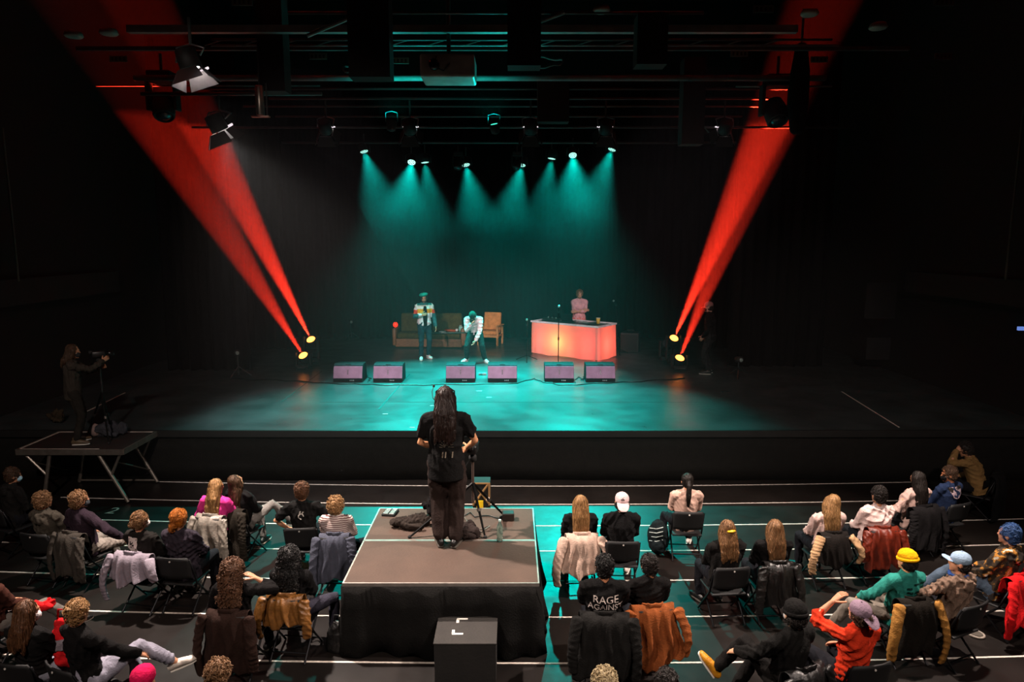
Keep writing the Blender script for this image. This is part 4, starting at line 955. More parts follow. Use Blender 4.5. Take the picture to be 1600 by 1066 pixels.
def heap(name, label, cat, c, r, col_, seed, n=7, loc=None, kind='cloth'):
    bm = B(); rnd = random.Random(seed)
    for i in range(n):
        a = rnd.uniform(0, 6.28); q = rnd.uniform(0, .75)
        ell(bm, V((r[0] * q * math.cos(a), r[1] * q * math.sin(a), r[2] * rnd.uniform(.3, .6))), (r[0] * rnd.uniform(.25, .5), r[1] * rnd.uniform(.25, .5), r[2] * rnd.uniform(.35, .6)), rz_(rnd.uniform(0, 180)))
    t = thing(name, label, cat, c); o = solid('fabric', bm, mat(kind, col_), t, .012, 2, (.03, .08), folds(.016, seed + 60, .06)); bm = B()
    loft(bm, [(V((-r[0] * .6, -r[1] * .4, r[2] * .6)), .05, .04), (V((0, -r[1] * .75, r[2] * .35)), .05, .035), (V((r[0] * .6, -r[1] * .7, .05)), .04, .035)], (0, 0, 1), 10); solid('sleeve', bm, mat(kind, col_), t, .013, 2, None, folds(.012, seed + 61, .05))
    return t
heap('jacket_heap', 'crumpled dark grey jacket heaped on the riser left of operator', 'jacket', at(642, 822, RZ), (.26, .2, .14), '#2c2521', 1)
heap('jacket_heap', 'dark brown jacket bundle at the right of operator shoes', 'jacket', at(728, 842, RZ) + V((0, .05, 0)), (.17, .14, .17), '#2a2220', 2)
heap('bag', 'black bag standing behind the operator legs', 'bag', at(672, 815, RZ) + V((0, .25, 0)), (.17, .12, .24), '#151213', 3)
p = at(610, 803, RZ); t = thing('intercom_panel', 'small panel with two columns of pale buttons on the riser', 'control panel', p, -.15)
obj('case', bx((0, 0, .015), (.17, .2, .03), None, .006), DARK, t)
for a in range(2):
    for b in range(4): obj('button', bx((-.04 + a * .08, -.07 + b * .047, .034), (.06, .032, .008)), mat('plastic', '#9a8f88'), t)
p = at(781, 846, RZ); t = thing('water_bottle', 'clear plastic water bottle standing on the riser', 'bottle', p); obj('bottle', lathe(B(), [(.01, 0), (.034, 0), (.036, .02), (.036, .17), (.03, .2), (.014, .235), (.014, .25)]), mat('glass', '#bfe8dc'), t, True); obj('cap', lathe(B(), [(.005, .25), (.016, .25), (.016, .27), (.005, .27)]), mat('plastic', '#c8e8e0'), t)
p = at(794, 812, RZ); t = thing('power_supply', 'small black box with cable on the back of the riser', 'adapter', p, .05); obj('case', bx((0, 0, .05), (.15, .13, .1), None, .01), mat('plastic', '#241c18'), t); obj('plug', bx((-.09, 0, .03), (.04, .03, .03)), DARK, t)
tag(obj('power_cable', tube(B(), [at(x, y, RZ + .012) for x, y in ((725, 806), (735, 801), (742, 808), (755, 806), (765, 806), (772, 808), (786, 812))], .008, 6), mat('plastic', '#0c0c0b'), None, True), 'thin black cable winding across the riser to a small box', 'cable')
tag(obj('power_cable', tube(B(), [at(x, y, RZ + .012) for x, y in ((720, 800), (730, 815), (722, 822), (740, 820), (752, 832), (765, 822), (748, 828))], .007, 6), mat('plastic', '#6a665e'), None, True), 'tangled grey cable on the riser beside the tripod legs', 'cable')
p = at(752, 786, .0); t = thing('taped_crate', 'dark crate with brown tape cross and yellow note behind the riser', 'crate', (at(752, 760, Y=8.95).x, 8.95, 0))
zt = at(752, 757, Y=8.9).z; zb = at(752, 789, Y=8.9).z; ww = .2
obj('crate_body', bx((0, .13, zt / 2), (.24, .24, zt), None, .005), mat('paint', '#17130f'), t); TB = mat('paint', '#9a7448')
for a, b in (((-ww / 2, zt - .01), (ww / 2, zb)), ((ww / 2, zt - .01), (-ww / 2, zb)), ((-ww / 2 - .01, zt), (-ww / 2 - .01, zb - .03)), ((ww / 2 + .01, zt), (ww / 2 + .01, zb - .03)), ((-ww / 2, zt - .01), (ww / 2, zt - .01))):
    obj('tape', loft(B(), [((a[0], .004, a[1]), .014, .003), ((b[0], .004, b[1]), .014, .003)], (1, 0, .3), 4, False), TB, t)
obj('yellow_note', bx((-.02, -.012, at(750, 790, Y=8.9).z), (.09, .008, .11)), mat('paint', '#f2c21a'), t)
# ------------------------------------------------------------------ folding platform at left with a second operator
PZ = .93; A0, B0, C0, D0 = at(25, 703, PZ), at(190, 703, PZ), at(232, 675, PZ), at(75, 672, PZ)
t = thing('folding_platform', 'dark stage platform on splayed metal legs at far left', 'platform', (0, 0, 0))
PW_, PD = B0.x - A0.x, 1.06; px0, px1, py0, py1 = A0.x, B0.x + .02, A0.y, A0.y + PD
t.location = ((px0 + px1) / 2, (py0 + py1) / 2, 0); hx, hy = (px1 - px0) / 2, PD / 2
obj('deck_board', bx((0, 0, PZ - .012), (2 * hx - .02, PD - .02, .024)), mat('paint', '#1d1714', r=.7, bump=.2), t)
ALU = mat('metal', '#9c9288', r=.45)
for c_, s_, c2 in (((0, -hy, PZ - .04), (2 * hx, .03, .09), 0), ((0, hy, PZ - .04), (2 * hx, .03, .09), 0), ((-hx, 0, PZ - .04), (.03, PD, .09), 0), ((hx, 0, PZ - .04), (.03, PD, .09), 0)): obj('edge_rail', bx(c_, s_), ALU, t)
for c_, s_ in (((-.2, -hy + .03, PZ + .002), (2 * hx * .76, .035, .004)), ((-hx + .03, 0, PZ + .002), (.035, PD - .04, .004)), ((0, hy - .03, PZ + .002), (2 * hx - .1, .035, .004))): obj('white_edge_tape', bx(c_, s_), mat('paint', '#cfc0b4'), t)
for yy in (-hy + .06, hy - .06):
    for sx_ in (-1, 1):
        a = V((sx_ * (hx - .45), yy, PZ - .08)); b = V((sx_ * (hx + (-.02 if sx_ > 0 else -.25)), yy, .02)) if sx_ > 0 else V((-hx + .32, yy, .02))
        if sx_ < 0: a = V((-hx + .5, yy, PZ - .08))
        obj('leg', tube(B(), [b, a], .03), ALU, t); m1 = a.lerp(b, .45)
        obj('leg_brace', tube(B(), [m1, V((sx_ * (hx - .08), yy, PZ - .08))], .022), ALU, t)
for sx_ in (-1, 1): obj('cross_brace', tube(B(), [(sx_ * hx * .8, -hy + .08, .7), (sx_ * hx * .85, hy - .08, .25)], .012), ALU, t)
obj('floor_rail', tube(B(), [(-hx + .3, hy - .06, .05), (hx - .02, hy - .06, .05)], .02), ALU, t)
P = person('camera operator in dark hoodie standing on the far left platform', feet=(122, 693), ground=PZ, yaw=-62, s=.98, sit=False, lean=2, head=(-8, 4, 0), hood=True, top=('cloth', '#3a342e'), hands={1: (.05, .47, 1.40), -1: (-.08, .42, 1.27)}, poles={1: (.7, -.1, -.7), -1: (-.6, -.1, -.7)}, bottom=('cloth', '#282420'), hair=('wavy', 'brown', .01), mask='#2a2a2c', shoes='#5a4a38', toplen=.12)
hl = P['root'].location
tp = at(150, 690, PZ); 
tripod('dark video tripod on the far left platform', [at(136, 683, PZ), at(170, 694, PZ), at(176, 680, PZ)], (tp.x + .10, tp.y + .12, 1.75), PZ, at(150, 553, Y=tp.y + .12).z, camlabel='small video camera held on the far left tripod', camyaw=-1.0, color='#1c1c1c', headc='#3a3a3a')
t = heap('backpack', 'grey backpack with light lining lying on the far left platform', 'backpack', at(163, 684, PZ) + V((.03, .12, 0)), (.30, .19, .26), '#3c3c42', 8, 9)
obj('lining', ell(B(), V((-.2, -.08, .12)), (.1, .07, .12)), mat('cloth', '#8a7470'), t, True)
heap('bag', 'small brown bag behind the far left operator', 'bag', at(78, 668, STAGE) + V((-.1, .35, 0)), (.2, .15, .26), '#3a3024', 9)
# ------------------------------------------------------------------ chairs
def chair_proto():
    t = empty('folding_chair'); m_ = mat('plastic', '#070708', r=.66); f_ = mat('metal', '#1d1d1f', r=.4); SZ = .43
    bm = B(); n = 12; rows = []
    for j in range(7):
        z = .53 + .30 * j / 6; row = []
        for i in range(n + 1):
            u = -1 + 2 * i / n; hw = .225 - .03 * max(0, (j - 4) / 2) ** 2 - .015 * (1 - j / 6)
            row.append((u * hw, -.215 - .045 * (1 - u * u) - .05 * j / 6, z + .012 * (1 - u * u) * (j / 6)))
        rows.append([bm.verts.new(q) for q in row])
    for a, b in zip(rows, rows[1:]):
        for i in range(n): bm.faces.new((a[i], a[i + 1], b[i + 1], b[i]))
    r = bmesh.ops.extrude_face_region(bm, geom=bm.faces[:])
    for v in [g for g in r['geom'] if isinstance(g, bmesh.types.BMVert)]: v.co.y += .016
    bk = obj('backrest', bm, m_, t, True)
    obj('logo_dot', lathe(B(), [(.002, 0), (.011, 0), (.011, .004), (.002, .004)], (0, -.306, .795), dirm((0, -1, .1)), 10), mat('paint', '#cfc8c0'), bk)
    obj('seat', bx((0, 0, SZ - .015), (.42, .40, .03), None, .012), m_, t)
    for k in (-1, 1):
        obj('leg', tube(B(), [(k * .215, -.245, .80), (k * .215, -.12, .42), (k * .215, .2, .012)], .0125), f_, t, True)
        obj('leg', tube(B(), [(k * .195, .16, .42), (k * .195, -.24, .012)], .0125), f_, t)
    obj('crossbar', tube(B(), [(-.195, -.17, .1), (.195, -.17, .1)], .010), f_, t); obj('crossbar', tube(B(), [(-.215, .14, .1), (.215, .14, .1)], .010), f_, t)
    return t
CP = chair_proto(); CP['used'] = 0
def chair(p, label):
    r = p['root']
    if CP['used'] == 0: o = CP; CP['used'] = 1
    else: o = dup(CP)
    o.location = (r.location.x, r.location.y, 0); o.rotation_euler = r.rotation_euler; o.scale = (.94, .94, .87)
    if 'used' in o and o is not CP: del o['used']
    return tag(o, label, 'chair', 'folding chairs of the audience')
def jacket(p, label, c, zl=.30, w=.25, kind='cloth', lin_=None, puff=0, sl=(.30, .30), slc=None, amp=.022, top=.87, out=.05, seed=1):
    """a jacket hung over a chair back, sleeves down at both sides"""
    r = p['root']; t = thing('jacket', label, 'jacket', (r.location.x, r.location.y, 0), r.rotation_euler.z); m_ = mat(kind, c); rnd = random.Random(seed)
    t.scale = (.94, .94, .87)
    path = [(-.15, .62), (-.165, .80), (-.19, top - .005), (-.25, top + .02), (-.33, top - .02), (-.352, .78), (-.36, .68), (-.362, .58)]
    zz = .52
    while zz > zl + .06: path.append((-.36, zz)); zz -= .07
    path.append((-.355, zl))
    n = 30; ph = [rnd.uniform(0, 6) for _ in range(5)]; bm = B(); rows = []
    for j, (y, z) in enumerate(path):
        q = max(0, min(1, (top - z) / .45)) if j > 3 else .12; row = []
        ww = w * (.84 + .26 * q)
        for i in range(n + 1):
            u = -1 + 2 * i / n
            f = amp * (.25 + q) * (1.1 - 1.6 * abs(math.sin(u * 4.3 + ph[0] + .9 * math.sin(z * 5 + ph[4]))) ** .7 + .5 * math.sin(u * 15 + ph[1] + z * 4)) * (1 if j > 3 else .2)
            pf = puff * abs(math.sin(z * 27)) if j > 3 else 0
            yy = y + .09 * u * u - f - pf if j > 3 else y + .05 * u * u
            row.append(bm.verts.new((u * ww + .03 * q * math.sin(z * 9 + ph[2]), yy, z + ((.05 * math.sin(u * 3.5 + ph[3]) + .02 * math.sin(u * 9)) if j == len(path) - 1 else 0) - .012 * u * u * (1 if 1 < j < 6 else 0))))
        rows.append(row)
    for a, b in zip(rows, rows[1:]):
        for i in range(n): bm.faces.new((a[i], a[i + 1], b[i + 1], b[i]))
    o = obj('body_panel', bm, m_, t, True)
    md = o.modifiers.new('t', 'SOLIDIFY'); md.thickness = .016 + puff * .5; md.offset = -1
    md = o.modifiers.new('s', 'SUBSURF'); md.levels = 1; md.render_levels = 1; PEND.append((o, folds(.006, seed + 3, .06, .8)))
    for k, zs in zip((-1, 1), sl):
        if zs is None: continue
        bm = B(); x0 = k * w * .9; pts = []
        for i in range(9):
            q = i / 8; z = top - .06 + (zs - top + .06) * q
            rr = (.068 - .016 * q) * (1 + (puff * 5) * abs(math.sin(q * 11)))
            pts.append((V((x0 + k * (out * math.sin(q * 2.2) + .01), -.26 - .05 * math.sin(q * 3) - .03 * q, z)), rr, rr * .55))
        loft(bm, pts, (1, .35 * k, 0), 14); solid('sleeve', bm, mat(kind, slc or c), t, .0125, 2, None, folds(.009 if not puff else .006, seed * 7 + k + 40, .055, .1))
    bm = B(); loft(bm, [(V((-.11, -.19, top - .01)), .03, .014), (V((-.06, -.27, top + .02)), .035, .016), (V((.06, -.27, top + .02)), .035, .016), (V((.11, -.19, top - .01)), .03, .014)], (0, 0, 1), 10); solid('collar', bm, mat(kind, lin_ or c), t, .0125, 2, None, folds(.006, seed, .05))
    return t
CB, CL = 'cloth', 'leather'
def seat(who, px, jk=None, **k):
    """a seated audience member on a folding chair, with the jacket hung on it"""
    lab = k.pop('label'); p = person(lab, px=px, **k); chair(p, 'black folding chair under ' + who)
    if jk: jacket(p, **jk)
    return p
CROSS_R = dict(feetp={1: (.45, .55, .40), -1: (-.02, .42, .09)}, kpole={1: (.2, .6, 1), -1: (-.1, 1, .8)}, fdir={1: (.75, .6, -.1)})
CROSS_L = dict(feetp={-1: (-.52, .66, .42), 1: (.02, .42, .09)}, kpole={-1: (-.2, .6, 1), 1: (.1, 1, .8)}, fdir={-1: (-.75, .6, -.1)})
# left block, front to back
seat('the masked viewer at the left edge', (20, 731), label='viewer in black hoodie and pale blue mask at the left edge', yaw=-25, head=(-25, 5, 0), hood=True, top=(CB, '#191716'), hair=('short', 'brown', 0), mask='#a9cfe0', lean=2)
seat('the grey hooded viewer', (68, 768), label='viewer in grey hooded vest with tousled brown hair', yaw=-10, head=(-15, 2, 0), hood=True, top=(CB, '#48423a'), hair=('curly', 'lightbrown', .0), feetp={1: (.16, .5, .09)})
seat('the curly viewer in plum sweater', (124, 767), jk=dict(label='dark grey coat hung over the chair of the plum sweater viewer', c='#3d3833', zl=.22, w=.24, sl=(.16, .20)), label='viewer in plum sweater with short curly hair and dark mask', yaw=-20, head=(-28, 3, 0), top=(CB, '#2b2029'), hair=('curly', 'lightbrown', -.005), mask='#33363a', hands={1: (.38, .20, .62), -1: (-.2, .2, .62)}, poles={1: (.9, -.3, -.2)}, bottom=(CB, '#8a8078'), feetp={1: (.30, .82, .30), -1: (-.1, .5, .09)}, kpole={1: (.4, .5, 1)}, s=1.0)
P = seat('the viewer with square back patch', (219, 799), jk=dict(label='lavender grey jacket bunched over the chair below the patch shirt', c='#8f8590', zl=.5, w=.29, sl=(.22, .55), amp=.05, out=.09, seed=5), label='viewer in black sweatshirt with white square back patch and hair bun', yaw=-12, head=(-22, 2, 0), top=(CB, '#1d1a18'), hair=('bun', 'lightbrown', -.02), mask='#c8c0bc')
bm = B(); rect2(bm, -.075, -.085, .075, .085, 10); pt = wrap_print('back_patch', bm, mat(CB, '#d8c9c4'), P['top'], P['ch'] + P['Ru'] @ V((-.045, 0, .125)), (1, 0, 0), (0, 0, 1))
bm = B(); rnd = random.Random(3)
for i in range(13):
    x, y, r_ = rnd.uniform(-.04, .04), rnd.uniform(-.04, .03), rnd.uniform(.005, .013); bm.faces.new([bm.verts.new((x + r_ * math.cos(a), y + r_ * math.sin(a) * 1.3, 0)) for a in (0, 1.2, 2.4, 3.7, 5)])
for x, y in ((-.055, .06), (.055, .06), (-.055, -.062), (.055, -.062)): bm.faces.new([bm.verts.new(q) for q in ((x - .012, y - .008, 0), (x + .012, y - .004, 0), (x + .004, y + .012, 0))])
wrap_print('patch_drawing', bm, mat(CB, '#1a1516'), P['top'], P['ch'] + P['Ru'] @ V((-.045, 0, .125)), (1, 0, 0), (0, 0, 1), .012, pt)
seat('the orange-haired viewer', (280, 795), label='viewer with orange hair in low bun and dark plum jacket', yaw=-6, head=(-14, 0, 0), top=(CB, '#2e2830'), hair=('lowbun', 'orange', 0), fat=1.08, disp=.03, s=1.0, toplen=.14)
seat('the viewer in pink top', (338, 748), jk=dict(label='pale grey satin jacket hung beside the viewer in pink', c='#8a8278', zl=.28, w=.24, kind=CL, sl=(.3, .22), amp=.03), label='viewer in pink top with loose blonde-brown hair', yaw=-12, head=(-30, 6, 0), top=(CB, '#d8388c'), hair=('wavy', 'honey', .14), hands={-1: (-.26, .2, .68)})
seat('the viewer tilting head back', (368, 740), jk=dict(label='dark olive parka hanging over the chair of the viewer tilting head back', c='#2b2620', zl=.12, w=.25, sl=(.08, .1), seed=8), label='viewer in black with very long brown hair tilting head back', yaw=-22, head=(-12, -25, 0), top=(CB, '#131112'), hair=('long', 'brown', .26), bottom=(CB, '#77736f'), shoes='#12201e', **CROSS_R)
P = seat('the viewer with white back emblem', (472, 753), label='viewer in black t-shirt with small white emblem and short brown hair', yaw=4, head=(-6, 3, 0), top=(CB, '#151414'), sleeve=.42, hair=('short', 'auburn', 0), hands={1: (.28, .24, .60), -1: (-.26, .12, .6)}, poles={1: (.9, -.3, -.2), -1: (-.9, -.3, -.2)}, s=1.02)
bm = B(); tube(bm, [V((.035 * math.cos(a) * (1 if a < 4 else .5), .035 * math.sin(a) - .012, 0)) for a in [i * .45 for i in range(12)]], .008, 4); tube(bm, [V((-.02, .02, 0)), V((-.01, .06, 0))], .009, 4); tube(bm, [V((.01, .02, 0)), V((.03, .055, 0))], .009, 4)
wrap_print('emblem', bm, mat(CB, '#c8c0b8'), P['top'], P['ch'] + P['Ru'] @ V((0, 0, .10)), (1, 0, 0), (0, 0, 1))
seat('the viewer in striped shirt', (525, 776), jk=dict(label='grey-blue denim jacket hung over the chair beside the riser', c='#4c4f5c', zl=.20, w=.23, sl=(.12, .2), seed=4), label='viewer in red-white striped shirt with blond curly hair', yaw=2, head=(-4, 2, 0), top=('stripes', '#cfc0b8', dict(c2='#5c2a2c', f=36)), hair=('curly', 'honey', .012), feetp={1: (.42, .5, .09), -1: (-.1, .45, .09)}, kpole={1: (.6, .5, 1)}, s=.95)
seat('the viewer with big auburn curls', (365, 874), jk=dict(label='dark brown velvet coat hanging below the big auburn curls', c='#2b1c17', zl=.18, w=.26, sl=(.14, .2), seed=6), label='viewer with big auburn curly hair and hand on shoulder', yaw=-4, head=(-18, 4, 0), top=(CB, '#0f0d0d'), sleeve=.8, hair=('tousled', 'auburn', .12), hands={1: (.16, .12, 1.02), -1: (-.2, .2, .65)}, poles={1: (1, .1, -.5)}, s=.98)
seat('the viewer with black curls', (452, 854), jk=dict(label='brown leather jacket hung over the chair left of the riser', c='#7d5226', kind=CL, zl=.52, w=.24, sl=(.36, .4), amp=.04, seed=7), label='viewer with long black curly hair and black sweater', yaw=-6, head=(6, 2, 0), top=(CB, '#100f10'), hair=('tousled', 'black', .12), bottom=(CB, '#3a3844'), feetp={1: (.3, .4, .09), -1: (-.42, .72, .28)}, kpole={1: (.7, .6, 1), -1: (-.3, .6, 1)})
seat('the viewer at far left edge', (-28, 872), label='viewer in brown sweater with raised grey knee at the left edge', yaw=-15, top=(CB, '#3d2018'), hair=('short', 'dark', 0), bottom=(CB, '#6a645e'), feetp={1: (.42, .62, .28), -1: (-.1, .4, .09)}, kpole={1: (.4, .5, 1.2)})
P12 = seat('the masked viewer with brown hair', (42, 937), label='viewer in black with straight brown hair and white mask', yaw=-12, head=(-26, 6, 0), top=(CB, '#121010'), hair=('long', 'auburn', .10), mask='#cfcacc', bottom=(CB, '#8a8a96'), feetp={1: (.34, .66, .3), -1: (-.1, .4, .09)}, kpole={1: (.3, .6, 1)})
seat('the viewer crossing pale jeans', (121, 937), label='viewer in black top with bun, pale jeans crossed and white shoe', yaw=-28, head=(12, 8, 0), top=(CB, '#0f0d0d'), hair=('bun', 'honey', .05), bottom=(CB, '#8d8a98'), shoes='#d8ccc0', bare=True, hands={1: (.24, .38, .60)}, feetp={1: (.30, .68, .36), -1: (.12, .44, .09)}, kpole={1: (-.1, .5, 1.2)}, fdir={1: (.6, .9, .25)}, s=1.0)
# bottom edge
P = seat('the viewer in bright pink beanie', (224, 1041), label='viewer in bright pink knit beanie at the bottom edge', yaw=0, top=(CB, '#141213'), hair=('short', 'dark', 0), hat=True); beanie(P, '#d0124e', False)
seat('the tousled viewer at the bottom edge', (342, 1029), label='viewer with tousled light brown hair at the bottom edge', yaw=-6, top=(CB, '#161412'), hair=('curly', 'lightbrown', .0))
seat('the grey-blond viewer at the bottom edge', (944, 1042), label='viewer with grey-blond hair at the bottom edge', yaw=4, top=(CB, '#141312'), hair=('curly', 'grey', -.005))
seat('the dark-haired viewer at the bottom edge', (1040, 1045), label='viewer with smooth dark hair at the bottom edge', yaw=8, head=(10, 0, 0), top=(CB, '#121110'), hair=('short', 'dark', 0))
# centre right
seat('the viewer with straight blonde hair', (907, 773), jk=dict(label='pale beige puffer jacket over the chair right of the riser', c='#bfa393', zl=.30, w=.25, puff=.02, sl=(.14, .34), amp=.03, out=.11, seed=9), label='viewer in black with long straight blonde hair right of riser', yaw=3, head=(-2, 2, 0), top=(CB, '#121314'), hair=('long', 'honey', .27), fat=1.04)
P = seat('the viewer in pale pink cap', (972, 769), label='viewer in black sweater wearing pale pink cap turned backwards', yaw=-2, head=(0, 0, 0), top=(CB, '#121112'), hair=('short', 'dark', 0), shoes='#d8c8c0', s=1.03, fat=1.05, hat=True); cap(P, '#d8b9b9', -1, -.03, logo='#161214')
P = seat('the viewer in blush top', (1074, 739), label='viewer in blush ribbed top with dark hair tied low', yaw=-4, head=(4, 2, 0), top=(CB, '#c9a494'), hair=('pony', 'dark', .10), shoes='#d8ccc4', feetp={-1: (-.3, .22, .09)})
r_ = P['root'].location; t = thing('backpack', 'dark backpack with white stripes leaning left of the blush top viewer', 'backpack', (r_.x - .36, r_.y + .02, 0)); bm = B(); ell(bm, (0, 0, .25), (.15, .12, .26)); ell(bm, (0, -.08, .16), (.11, .08, .13)); bp_ = solid('bag_body', bm, mat(CB, '#10181a'), t, .015, 2, (.03, .06))
for k in range(4): obj('stripe', tube(B(), [(-.13, -.05, .22 + k * .06), (-.05, -.125, .24 + k * .06), (.04, -.12, .26 + k * .06)], .005, 5), mat('paint', '#c8d0cc'), t)
P = seat('the viewer with yellow hair clip', (1136, 812), label='viewer in black jacket with brown hair in yellow claw clip', yaw=6, head=(6, 2, 0), top=(CB, '#131110'), hair=('wavy', 'lightbrown', .12), fat=1.12, disp=.03, toplen=.14)
H_ = P['H']; cl = obj('hair_clip', loft(B(), [(H_(-.04, -.112, .015), .012, .02), (H_(0, -.125, .02), .016, .028), (H_(.045, -.11, .018), .01, .018)], (0, 0, 1), 8), mat('plastic', '#e8b51c'), P['root'], True)
for k in range(3): obj('clip_tooth', tube(B(), [H_(-.025 + k * .025, -.12, .01), H_(-.025 + k * .025, -.115, -.03)], .004, 5), mat('plastic', '#e8b51c'), cl)
seat('the viewer with straight light brown hair', (1211, 811), jk=dict(label='black leather jacket over the chair of the straight light brown hair', c='#161413', kind=CL, zl=.28, w=.21, sl=(.22, .2), seed=11), label='viewer in black with straight shoulder-length light brown hair', yaw=2, head=(0, 0, 0), top=(CB, '#121010'), hair=('long', 'lightbrown', .13))
P = seat('the viewer in lettered t-shirt', (945, 867), jk=dict(label='black puffer jacket over the chair of the lettered t-shirt', c='#1a1918', zl=.14, w=.30, puff=.016, sl=(.2, .12), top=.865, amp=.03, seed=12), label='man in black t-shirt with white lettering and short black hair', yaw=-3, head=(-4, 4, 0), top=(CB, '#121111'), sleeve=.42, hair=('short', 'black', 0), s=1.03, fat=1.1, shoulder=.19, skin='#c98660')
bm = text_bm('RAGE', .105); bmesh.ops.triangulate(bm, faces=bm.faces[:]); wrap_print('lettering', bm, mat(CB, '#d8c8c0'), P['top'], P['ch'] + P['Ru'] @ V((.01, 0, .105)), (1, 0, 0), (0, 0, 1))
bm = text_bm('AGAINST', .085); bmesh.ops.triangulate(bm, faces=bm.faces[:]); wrap_print('lettering', bm, mat(CB, '#c8bab4'), P['top'], P['ch'] + P['Ru'] @ V((.01, 0, .025)), (1, 0, 0), (0, 0, 1))
seat('the viewer with rust suede jacket', (1014, 866), jk=dict(label='rust brown fluffy suede jacket over the chair at centre right', c='#8d4c26', zl=.16, w=.27, sl=(.12, .28), amp=.05, out=.10, seed=13), label='viewer in black t-shirt with dark hair pulled back and bare neck', yaw=6, head=(4, 8, 0), top=(CB, '#121010'), sleeve=.5, hair=('short', 'dark', 0), skin='#c98660', s=.98)
# right block
seat('the viewer with hair swept right', (1301, 772), jk=dict(label='beige jacket tucked around the chair of the blonde viewer', c='#1a1614', zl=.42, w=.22, slc='#b08c68', sl=(.3, .45), out=.12, seed=14), label='viewer in pale top with blonde hair swept to the right', yaw=4, head=(-12, 4, 18), top=(CB, '#c8aaa2'), hair=('long', 'honey', .16))
seat('the viewer in white shirt', (1373, 760), jk=dict(label='rust red shiny jacket over the chair of the white shirt', c='#6b2414', kind=CL, zl=.28, w=.25, sl=(.4, .2), amp=.035, seed=15), label='viewer in loose white shirt with short dark brown hair', yaw=3, head=(6, 2, 0), top=(CB, '#dcc0ba'), hair=('short', 'dark', 0), fat=1.12, disp=.03, s=1.0)
seat('the viewer with long dark hair', (1434, 736), jk=dict(label='black coat over the chair of the long dark haired viewer', c='#141213', zl=.16, w=.27, sl=(.14, .12), seed=16), label='viewer in pale top with long dark hair over the shoulder', yaw=16, head=(14, 4, 0), top=(CB, '#c0a096'), hair=('long', 'dark', .22), hands={-1: (-.34, .2, .66)})
P = seat('the viewer in patterned denim jacket', (1483, 729), label='viewer in blue denim jacket with white patterned yoke, facing left', yaw=20, head=(52, 8, 0), top=(CB, '#1f2c48'), hair=('short', 'brown', 0), mask='#0c0c0e', hood=False, fat=1.1, shoes='#c8a890', skin='#c98058')
bm = B(); bm2 = [(-.14, .11), (.12, .12), (.15, -.04), (.03, -.075), (-.06, -.05)]; bm.faces.new([bm.verts.new((x, y, 0)) for x, y in bm2]); bmesh.ops.subdivide_edges(bm, edges=bm.edges[:], cuts=3, use_grid_fill=True); bmesh.ops.triangulate(bm, faces=bm.faces[:])
yk = wrap_print('patterned_yoke', bm, mat('camo', '#b8a0a8', c2='#8a7884'), P['top'], P['ch'] + P['Ru'] @ V((.02, 0, .11)), (1, 0, 0), (0, 0, 1), .008)
seat('the viewer in tan shirt', (1508, 692), label='viewer in tan shirt hunched with raised hand at upper right', yaw=48, head=(20, 20, 0), lean=18, top=(CB, '#8a6a40'), hair=('curly', 'dark', .0), hands={-1: (-.12, .34, 1.12)}, poles={-1: (-.6, .3, -.8)}, fat=1.12, jk=dict(label='black coat hung over the chair of the tan shirt viewer', c='#0d0d0e', zl=.1, w=.3, sl=(None, .1), seed=17))
P = seat('the viewer in yellow beanie', (1417, 859), jk=dict(label='tan and black jacket over the chair of the yellow beanie', c='#17130f', slc='#9a6c34', zl=.22, w=.24, sl=(.18, .08), out=.10, seed=18), label='viewer in yellow beanie and teal sweater with dark dashes', yaw=10, head=(16, 4, 0), top=(CB, '#2b7f73'), hair=('short', 'dark', 0), bottom=(CB, '#7d746a'), feetp={-1: (-.52, .42, .2), 1: (.1, .42, .09)}, kpole={-1: (-1, .4, .7)}, hands={-1: (-.30, .26, .62)}, poles={-1: (-.8, -.5, -.3)}, fat=1.05, skin='#d39a70', hat=True)
beanie(P, '#e8a90c')
bm = B()
for i in range(4):
    for j in range(3):
        if (i + j) % 4 != 3: rect2(bm, -.10 + j * .085 - .03, -.06 + i * .042 - .010, -.10 + j * .085 + .03, -.06 + i * .042 + .010, 5)
wrap_print('knit_dashes', bm, mat(CB, '#0a2f2a'), P['top'], P['ch'] + P['Ru'] @ V((.06, 0, .10)), (1, 0, 0), (0, 0, 1), .014)
P = seat('the viewer in pale blue cap', (1500, 862), label='viewer in pale blue cap, blue scarf and taupe jacket', yaw=24, head=(40, 0, 0), top=(CB, '#7a6456'), hood=True, hair=('short', 'dark', 0), hands={-1: (-.40, .30, .78), 1: (.2, .3, .6)}, poles={-1: (-.8, -.3, -.2)}, fat=1.14, disp=.03, hat=True)
cap(P, '#8fa6bd', 1, .05)
nk_ = P['nk']; bm = B(); loft(bm, [(nk_ + V((.085 * math.cos(a), .02 + .08 * math.sin(a), .0)), .032, .026) for a in [i * PI / 6 for i in range(13)]], (0, 0, 1), 8); solid('scarf', bm, mat(CB, '#3f62b0'), P['root'], .012, 2, (.02, .04))
P = seat('the viewer with blue cropped hair', (1577, 819), jk=dict(label='bright red jacket over the chair at the right edge', c='#c01418', zl=.20, w=.29, sl=(.16, .12), amp=.05, out=.1, seed=19), label='viewer with blue cropped hair, camouflage jacket and crossed jeans', yaw=30, head=(14, 0, 0), top=('camo', '#3a2a16', dict(c2='#a87026')), hair=('short', '#2b4a78', 0), bottom=(CB, '#4a5868'), shoes='#a8803f', feetp={-1: (-.34, .64, .34), 1: (.0, .42, .09)}, kpole={-1: (.1, .5, 1.2)}, fdir={-1: (-.6, .8, -.2)}, s=1.02, skin='#c98c70', hood=True)
